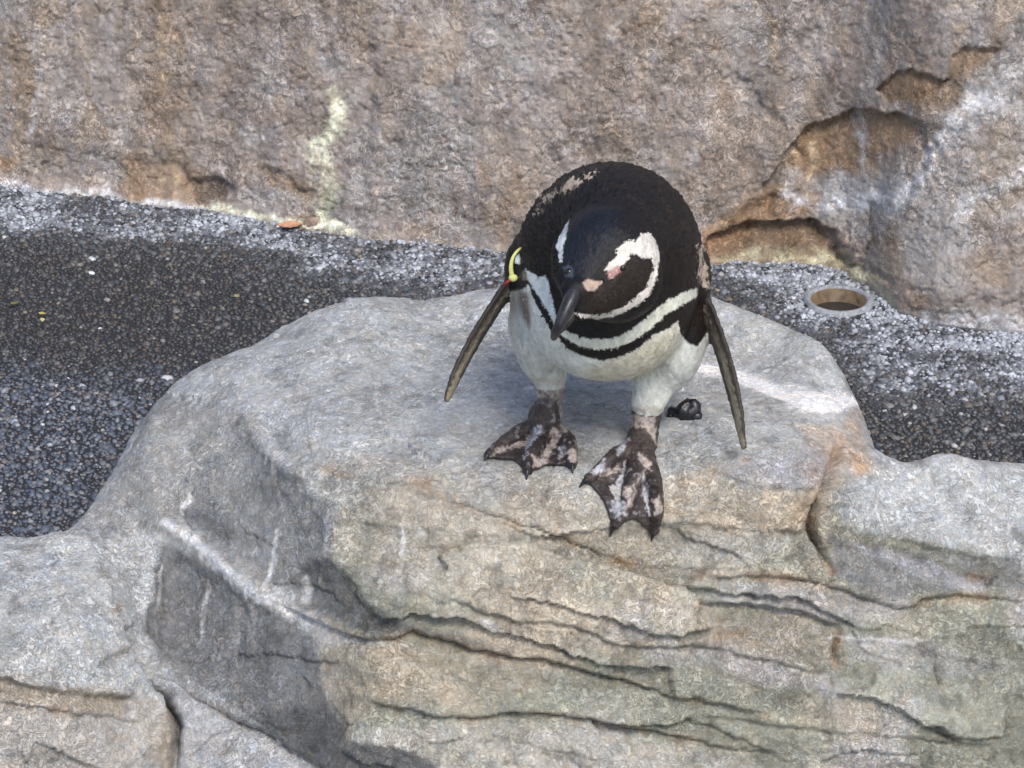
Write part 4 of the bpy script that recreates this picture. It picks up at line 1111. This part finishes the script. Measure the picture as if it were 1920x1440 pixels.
fp([(940, 900), (1150, 830), (1230, 720), (1400, 700), (1500, 1000), (1440, 1200), (1330, 1130), (1200, 1180), (1100, 1180), (1020, 980)], WEB * 1.3)
fp([(320, 520), (400, 450), (470, 460), (440, 530), (350, 570)], DBR); fp([(215, 590), (300, 590), (440, 540), (490, 460), (450, 560), (300, 620), (200, 640)], PNK * 1.25)
fp([(130, 680), (180, 630), (230, 620), (160, 690)], PNK * .9, .7); fp([(510, 430), (580, 400), (575, 440), (520, 530), (460, 640), (440, 700), (440, 600)], LIL * 1.15, .85)
fp([(560, 480), (640, 440), (670, 500), (620, 620), (560, 660), (530, 560)], DBR, .7); fp([(670, 430), (715, 430), (710, 520), (690, 600), (560, 740), (500, 740), (500, 660), (600, 640)], PNK * 1.3, .9)
fp([(540, 630), (570, 650), (560, 700), (530, 650)], DBR, .8); fp([(710, 590), (750, 570), (760, 640), (720, 690)], LIL * 1.1, .8); fp([(720, 470), (790, 510), (820, 600), (740, 560)], DBR)
fp([(760, 620), (830, 600), (875, 660), (840, 720), (800, 690)], PNK * 1.2); fp([(820, 570), (870, 640), (880, 690), (850, 690)], PNK * 1.2, .8)
fp([(940, 800), (1080, 670), (1130, 670), (1060, 760), (980, 810)], LIL * 1.25); fp([(1090, 670), (1200, 650), (1190, 700), (1120, 730), (1060, 740)], DBR); fp([(1000, 830), (1040, 770), (1180, 730), (1200, 750), (1090, 830)], PNK * 1.1, .9)
fp([(1160, 600), (1250, 480), (1270, 540), (1200, 640), (1170, 640)], LIL, .8)
fp([(1170, 830), (1230, 700), (1250, 700), (1220, 900), (1200, 1000), (1260, 1060), (1240, 1140), (1130, 1140), (1120, 1050), (1150, 960)], LIL * 1.15, .9)
fp([(1240, 700), (1340, 680), (1350, 800), (1270, 900), (1220, 1000), (1180, 960), (1210, 850)], DBR, .85); fp([(1230, 920), (1290, 920), (1250, 1090), (1240, 1000)], PNK * 1.25, .9)
fp([(1330, 870), (1380, 760), (1400, 770), (1340, 900), (1260, 1100), (1230, 1170), (1270, 1030)], PNK * 1.0, .8)
fp([(1340, 620), (1380, 640), (1430, 680), (1440, 790), (1390, 760), (1350, 690)], PNK * 1.3, .9); fp([(1380, 800), (1410, 850), (1420, 1000), (1440, 1130), (1420, 1140), (1370, 960)], LIL * 1.15, .85)
fp([(1410, 780), (1490, 800), (1510, 980), (1450, 1010), (1420, 900)], DBR, .85); fp([(1460, 1010), (1520, 980), (1520, 1100), (1470, 1120)], PNK * 1.3, .9)
fp([(430, 700), (510, 680), (500, 800), (450, 860)], DBR * .7, .7); fp([(1080, 1160), (1200, 1130), (1160, 1250), (1100, 1320)], DBR * .6, .8); fp([(1430, 1140), (1500, 1120), (1480, 1280), (1430, 1340)], DBR * .6, .8)
f7 = fbm(PVx, 330, 3, 351); f8 = fbm(PVx, 190, 3, 355)
lc = mixc(lc, DBR * 1.2, sstep(.25, .5, f7) * .5)
lc = mixc(lc, LIL * .8, sstep(.5, .7, f8) * .4)
lc = lc * (1 + .35 * f1 + .25 * f3)[:, None]
col = np.where(lg[:, None], lc, col)
# short overlapping feathers: slight relief running down the body, stronger on neck and flank
kind_f = np.where(lg | (part == 2) | (part == 3), 0.0, 1.0)
flow = fbm(PVx * np.array([1, .42, .6]), 230, 3, 331)
amp = .00055 + .0009 * soft_poly(zu, zv, [(330, 380), (540, 330), (540, 860), (380, 820), (330, 640)], 40)
PVx = PVx + nB * (kind_f * flow * amp + (1 - kind_f) * (f1 * .0005 + f4 * .0003 + fbm(PVx * np.array([.5, 1.6, 1]), 200, 2, 361) * .0005 * lg))[:, None]
col = col * (1 + .16 * flow * kind_f)[:, None]
col = col * (1 - .10 * sstep(.2, .8, f1) * (col[:, 1] > .3))[:, None]
col = np.clip(col, .004, .9)
# material
def feather_mat():
    m, n, l, b = nt('penguin_plumage')
    at = n.new('ShaderNodeAttribute'); at.attribute_name = 'tint'
    co = n.new('ShaderNodeTexCoord').outputs['Object']
    mp = n.new('ShaderNodeMapping'); mp.inputs['Scale'].default_value = (1, .55, .5); l.new(co, mp.inputs[0])
    n1 = noise_node(n, l, mp.outputs[0], 520, 4, .65, 1.4); n2 = noise_node(n, l, co, 150, 3, .6, .6)
    f = mathn(n, l, 'MULTIPLY', remap(n, l, n1.outputs[0], .3, .7, .86, 1.14), remap(n, l, n2.outputs[0], .3, .7, .88, 1.12))
    l.new(mulc(n, l, at.outputs['Color'], f), b.inputs['Base Color'])
    b.inputs['Roughness'].default_value = .46; b.inputs['Specular IOR Level'].default_value = .30
    bp = n.new('ShaderNodeBump'); bp.inputs['Strength'].default_value = .55; bp.inputs['Distance'].default_value = .0012
    l.new(mathn(n, l, 'ADD', n1.outputs[0], n2.outputs[0]), bp.inputs['Height']); l.new(bp.outputs[0], b.inputs['Normal'])
    return m
M_FEA = feather_mat()
origin = from_cam(pc_(1120, 880, 2.88)); origin[2] = .13
peng = bpy.data.objects.new('penguin', None); COL.objects.link(peng); peng.location = tuple(origin); peng.empty_display_size = .1
tag(peng, 'black and white banded penguin bending forward with flippers held out, standing on the big boulder', 'penguin')
def local(P): return from_cam(P) - origin
pbody = mesh_from('body', local(PVx), QF, M_FEA, peng, color=col)
BODY = BVHTree.FromPolygons([tuple(p_) for p_ in PVx[::1]], [tuple(f_) for f_ in QF])
def on_body(px, py):
    d_ = unit(pc_(px, py, 1.0)); h_ = BODY.ray_cast(Vector((0, 0, 0)), Vector(d_)); return np.array(h_[0]), np.array(h_[1]) * (1 if h_[1][2] > 0 else -1)

def tube(path, rx, ry, exx, k=20):
    """closed loft along a path: half-widths rx (along exx) and ry"""
    path = np.asarray(path, float); n = len(path); tg = np.gradient(path, axis=0)
    rings = []
    a = np.arange(k) / k * 2 * math.pi
    for i in range(n):
        t_ = unit(tg[i]); e1 = unit(exx - t_ * (exx @ t_)); e2 = np.cross(t_, e1)
        rings.append(path[i] + np.outer(np.cos(a) * rx[i], e1) + np.outer(np.sin(a) * ry[i], e2))
    V_, F_ = skin_grid(rings)
    V_ = np.vstack([V_, path[0], path[-1]]); b0 = n * k
    F_ = [list(f_) for f_ in F_] + [[b0, (j + 1) % k, j] for j in range(k)] + [[b0 + 1, (n - 1) * k + j, (n - 1) * k + (j + 1) % k] for j in range(k)]
    return V_, F_
def horn(name, c1, c2, rough=.32):
    m, n, l, b = nt(name)
    co = n.new('ShaderNodeTexCoord').outputs['Object']
    n1 = noise_node(n, l, co, 210, 5, .7, 1.2)
    cr = n.new('ShaderNodeValToRGB'); e = cr.color_ramp.elements
    e[0].position = .38; e[0].color = (*c1, 1); e[1].position = .72; e[1].color = (*c2, 1)
    l.new(n1.outputs[0], cr.inputs[0]); l.new(cr.outputs[0], b.inputs['Base Color'])
    b.inputs['Roughness'].default_value = rough
    bp = n.new('ShaderNodeBump'); bp.inputs['Strength'].default_value = .35; bp.inputs['Distance'].default_value = .0008
    l.new(n1.outputs[0], bp.inputs['Height']); l.new(bp.outputs[0], b.inputs['Normal'])
    return m
M_BILL = horn('bill_horn', (.010, .010, .014), (.045, .045, .052), .36)
M_BILL2 = horn('bill_underside_horn', (.012, .010, .010), (.05, .042, .036), .45)
M_CLAW = horn('claw_horn', (.008, .008, .010), (.035, .032, .032), .35)
up_path = spline([pc_(1086, 522, 2.668), pc_(1074, 556, 2.648), pc_(1060, 585, 2.640), pc_(1049, 610, 2.640), pc_(1041, 626, 2.648), pc_(1037, 636, 2.656)], 22)
s = np.linspace(0, 1, 22)
wx_ = np.interp(s, [0, .2, .5, .75, .9, 1], [.0090, .0078, .0057, .0045, .0034, .0010]); wy_ = np.interp(s, [0, .2, .5, .75, .9, 1], [.0125, .0118, .0085, .0065, .0045, .0012])
ex_b = unit(pc_(1100, 560, 2.65) - pc_(1060, 545, 2.65))
V_, F_ = tube(up_path, wx_, wy_, ex_b); V_ = V_ + 0
bk = py_mesh('beak', local(V_), F_, M_BILL, peng)
lo_path = spline([pc_(1090, 562, 2.666), pc_(1077, 584, 2.655), pc_(1062, 607, 2.650), pc_(1049, 624, 2.654)], 16)
s = np.linspace(0, 1, 16)
V_, F_ = tube(lo_path, np.interp(s, [0, .5, 1], [.0058, .0042, .0018]), np.interp(s, [0, .5, 1], [.0080, .0050, .0020]), ex_b)
py_mesh('lower_mandible', local(V_), F_, M_BILL2, bk)
# nostril slit
pn = spline([pc_(1068, 571, 2.634), pc_(1064, 580, 2.633)], 5)
def ball(c_, r, k=14, sq=(1, 1, 1)):
    V_ = []; F_ = []
    for i in range(1, k): 
        for j in range(2 * k):
            th_, ph_ = math.pi * i / k, math.pi * j / k
            V_.append((math.sin(th_) * math.cos(ph_) * r * sq[0], math.sin(th_) * math.sin(ph_) * r * sq[1], math.cos(th_) * r * sq[2]))
    V_ += [(0, 0, r * sq[2]), (0, 0, -r * sq[2])]; N_ = 2 * k; t0, t1 = len(V_) - 2, len(V_) - 1
    for i in range(k - 2):
        for j in range(N_): F_.append((i * N_ + j, (i + 1) * N_ + j, (i + 1) * N_ + (j + 1) % N_, i * N_ + (j + 1) % N_))
    for j in range(N_): F_ += [(t0, j, (j + 1) % N_), (t1, (k - 2) * N_ + (j + 1) % N_, (k - 2) * N_ + j)]
    return np.array(V_) + c_, F_
M_EYE = plain('eye_gloss', (.012, .008, .007), .08, .6, .1, 60, .0)
M_EYE_BLUE = plain('eye_skin', (.05, .06, .08), .35, .5, .4, 300, .2)
p_, n0 = on_body(1168, 503); V_, F_ = ball(p_ - n0 * .0026, .0040); py_mesh('eye', local(V_), F_, M_EYE, peng)
p_, n0 = on_body(1065, 508); V_, F_ = ball(p_ - n0 * .0026, .0040); py_mesh('eye', local(V_), F_, M_EYE, peng)
# claws
for (tip_px, src) in (((908, 866), (0, 0)), ((987, 901), (0, 1)), ((1074, 889), (0, 2)), ((1086, 915), (1, 0)), ((1141, 1010), (1, 1)), ((1221, 1015), (1, 2))):
    toe = feet[src[0]][3][src[1]]
    tp = foot_pt(tip_px[0], tip_px[1], .0008)
    tp = toe[-1] + (tp - toe[-1]) * min(1.0, .0145 / np.linalg.norm(tp - toe[-1]))
    a0 = toe[-1] + (toe[-2] - toe[-1]) * .35; mid = (toe[-1] * .55 + tp * .45) + (from_cam(np.zeros(3)) * 0) + unit(to_cam(from_cam(toe[-1]) + np.array([0, 0, .01])) - toe[-1]) * .0022
    pth = spline([a0, toe[-1] + (mid - toe[-1]) * .4, mid, tp], 12); s = np.linspace(0, 1, 12)
    rr = np.interp(s, [0, .3, .7, 1], [.0042, .0038, .0024, .0005])
    V_, F_ = tube(pth, rr, rr * 1.1, unit(np.cross(tp - a0, ZV)), 12)
    py_mesh('claw', local(V_), F_, M_CLAW, peng)
# the outer feathers: small overlapping blades lying back from the bill
rf = np.random.default_rng(11)
bb = pc_(1080, 545, 2.66)
cand = np.nonzero((part == 0) | (part == 1))[0]
front_face = (part == 1) & (np.hypot(pu - 1168, pv - 505) < 12)
cand = cand[~front_face[cand] & (np.hypot(pu[cand] - 1066, pv[cand] - 508) > 14) & (np.linalg.norm(PVx[cand] - bb, axis=1) > .024)]
cand = cand[(nB[cand, 2] > -.55)]
cand = rf.choice(cand, min(len(cand), 26000), replace=False)
fpos = PVx[cand]; fn = nB[cand]
fdir = fpos - bb; fdir += rf.normal(0, .018, fdir.shape); fdir -= fn * (fdir * fn).sum(1)[:, None]; fdir /= np.linalg.norm(fdir, axis=1)[:, None]
fsd = np.cross(fn, fdir)
ish = part[cand] == 1
pale = col[cand, 1] > .25
FLn = np.where(ish, .0034, np.where(zv[cand] > 700, .0029, .0064)) * rf.uniform(.7, 1.25, len(cand)); FLn[pale & ~ish] *= .85
FWd = FLn * rf.uniform(.18, .28, len(cand))
lift = np.where(ish, .06, .11) + np.abs(rf.normal(0, .10, len(cand))) + np.where(soft_poly(zu[cand], zv[cand], [(300, 250), (560, 300), (540, 860), (300, 850)], 40) > .5, .14, 0)
prof = [(0.0, .55), (.3, 1.0), (.65, .95), (.9, .55), (1.0, .12)]
fv_ = []
for t_, w_ in prof:
    for s_ in (-1, 0, 1):
        fv_.append(fpos - fn * .0006 + fdir * (t_ * FLn)[:, None] + fsd * (s_ * w_ * FWd)[:, None] + fn * ((lift * t_ - .10 * t_ * t_) * FLn + (.0 if s_ else .12) * FWd + .0004)[:, None])
FV = np.stack(fv_, 1).reshape(-1, 3)
ft_ = np.array([(i * 3 + j, i * 3 + j + 1, i * 3 + j + 4, i * 3 + j + 3) for i in range(4) for j in range(2)])
FFc = (ft_[None] + (np.arange(len(cand)) * 15)[:, None, None]).reshape(-1, 4)
fcl = col[cand] * np.where(pale, rf.uniform(.86, 1.10, len(cand)), rf.uniform(.45, 2.1, len(cand)))[:, None]
FC = np.repeat(fcl, 15, 0)
fo = mesh_from('feathers', local(FV), FFc, M_FEA, peng, color=FC)
fo['kind'] = 'stuff'
M_BAND_Y = plain('yellow_plastic', (.60, .62, .22), .6, .5, .08, 80, .05)
M_BAND_R = plain('red_plastic', (.25, .03, .03), .6, .5, .08, 80, .05)
M_BAND_W = plain('white_plastic', (.62, .68, .66), .45, .5, .08, 80, .05)
band = spline([pc_(987, 462, 2.815), pc_(973, 468, 2.808), pc_(962, 482, 2.803), pc_(958, 500, 2.802), pc_(960, 518, 2.804)], 16)
V_, F_ = tube(band, np.interp(np.linspace(0, 1, 16), [0, .5, 1], [.0012, .0016, .0025]), np.full(16, .0014), unit((1, .3, 0)), 12)
bnd = py_mesh('flipper_band', local(V_), F_, M_BAND_Y, peng)
V_, F_ = ball(pc_(962, 521, 2.802), .0038, 10, (1.2, 1, .8)); py_mesh('clasp', local(V_), F_, M_BAND_Y, bnd)
V_, F_ = tube(spline([pc_(956, 525, 2.802), pc_(950, 530, 2.802), pc_(945, 534, 2.806)], 8), np.full(8, .0016), np.full(8, .0022), unit((0, 1, 0)), 10); py_mesh('band_end', local(V_), F_, M_BAND_R, bnd)
V_, F_ = tube(spline([pc_(985, 473, 2.82), pc_(975, 481, 2.812), pc_(970, 495, 2.81)], 8), np.linspace(.0058, .0030, 8), np.full(8, .0016), unit((1, .3, 0)), 10); py_mesh('band_plate', local(V_), F_, M_BAND_W, bnd)

# ------------------------------------------------------------ small things lying about
def lump(name, px, py, sx, sy, sz, seed, mat, parent=None, lift=.3, ground=False):
    p_ = at_z(float(px), float(py), 0.0) if ground else on_rock(px, py)[0]
    V_, F_ = ball(np.zeros(3), 1.0, 12)
    d_ = 1 + .22 * vnoise(V_ * 1.6 + seed, seed) + .10 * vnoise(V_ * 4 + seed, seed + 3)
    V_ = V_ * d_[:, None] * np.array([sx, sy, sz]); V_[:, 2] = np.maximum(V_[:, 2], -sz * lift)
    return py_mesh(name, V_ + p_ + np.array([0, 0, sz * lift * .8]), F_, mat, parent)
M_LUMP = plain('glossy_black', (.010, .011, .016), .32, .6, .3, 200, .5)
lp = bpy.data.objects.new('dark_lump', None); COL.objects.link(lp)
lc0 = on_rock(1285, 775)[0]; lp.location = tuple(lc0); lp.empty_display_size = .02
tag(lp, 'small glossy black lump lying on the boulder behind the right foot', 'dropping')
def lump_c(px, py, *a):
    o = lump('clod', px, py, *a, M_LUMP); o.data.transform(Matrix.Translation(-Vector(lc0))); o.parent = lp; return o
lump_c(1289, 780, .0135, .011, .016, 3); lump_c(1266, 777, .008, .007, .007, 8); lump_c(1305, 783, .006, .006, .006, 11); lump_c(1257, 780, .004, .004, .003, 14)

def leaf(px, py, L, Wd, rot, colr, label, z=.006):
    p_ = at_z(float(px), float(py), 0.0)
    m_ = plain('dry_leaf', colr, .6, .35, .25, 130, .4)
    V_ = []; F_ = []; nn_ = 13; mm = 7
    for k_ in (0, 1):
        for i in range(nn_):
            t = i / (nn_ - 1); w_ = Wd * math.sin(math.pi * min(max(t, .02), .98)) ** .8 * (1 - .25 * t)
            for j in range(mm):
                s_ = j / (mm - 1) * 2 - 1
                zz = abs(s_) * w_ * .35 + .10 * L * (t - .5) ** 2 * 4 + .0004 * math.sin(i * 2.1 + j) - k_ * .0005
                V_.append(((t - .5) * L, s_ * w_, zz))
    for k_ in (0, 1):
        o_ = k_ * nn_ * mm
        for i in range(nn_ - 1):
            for j in range(mm - 1):
                f_ = (o_ + i * mm + j, o_ + (i + 1) * mm + j, o_ + (i + 1) * mm + j + 1, o_ + i * mm + j + 1)
                F_.append(f_ if k_ == 0 else f_[::-1])
    V_ = np.array(V_); R_ = np.array([[math.cos(rot), -math.sin(rot), 0], [math.sin(rot), math.cos(rot), 0], [0, 0, 1]])
    o = py_mesh('dry_leaf', V_ @ R_.T, F_, m_); o.location = tuple(p_ + np.array([0, 0, z]))
    tag(o, label, 'leaf'); return o
leaf(545, 433, .032, .0125, .25, (.50, .27, .17), 'reddish brown dry leaf lying at the foot of the wall by the yellow stain')
leaf(28, 578, .012, .004, .5, (.16, .16, .06), 'tiny olive green leaf scrap on the dark gravel at the far left')
leaf(80, 597, .010, .0032, -.2, (.46, .40, .12), 'tiny pale yellow leaf scrap on the dark gravel near the left edge')
# a brown stone caught in the corner under the yellow run
st = lump('stone', 590, 426, .016, .010, .014, 21, plain('brown_stone', (.30, .22, .18), .85, .3, .3, 120, .6), ground=True)
tag(st, 'flat brown stone wedged at the wall foot beneath the yellow stain', 'stone')
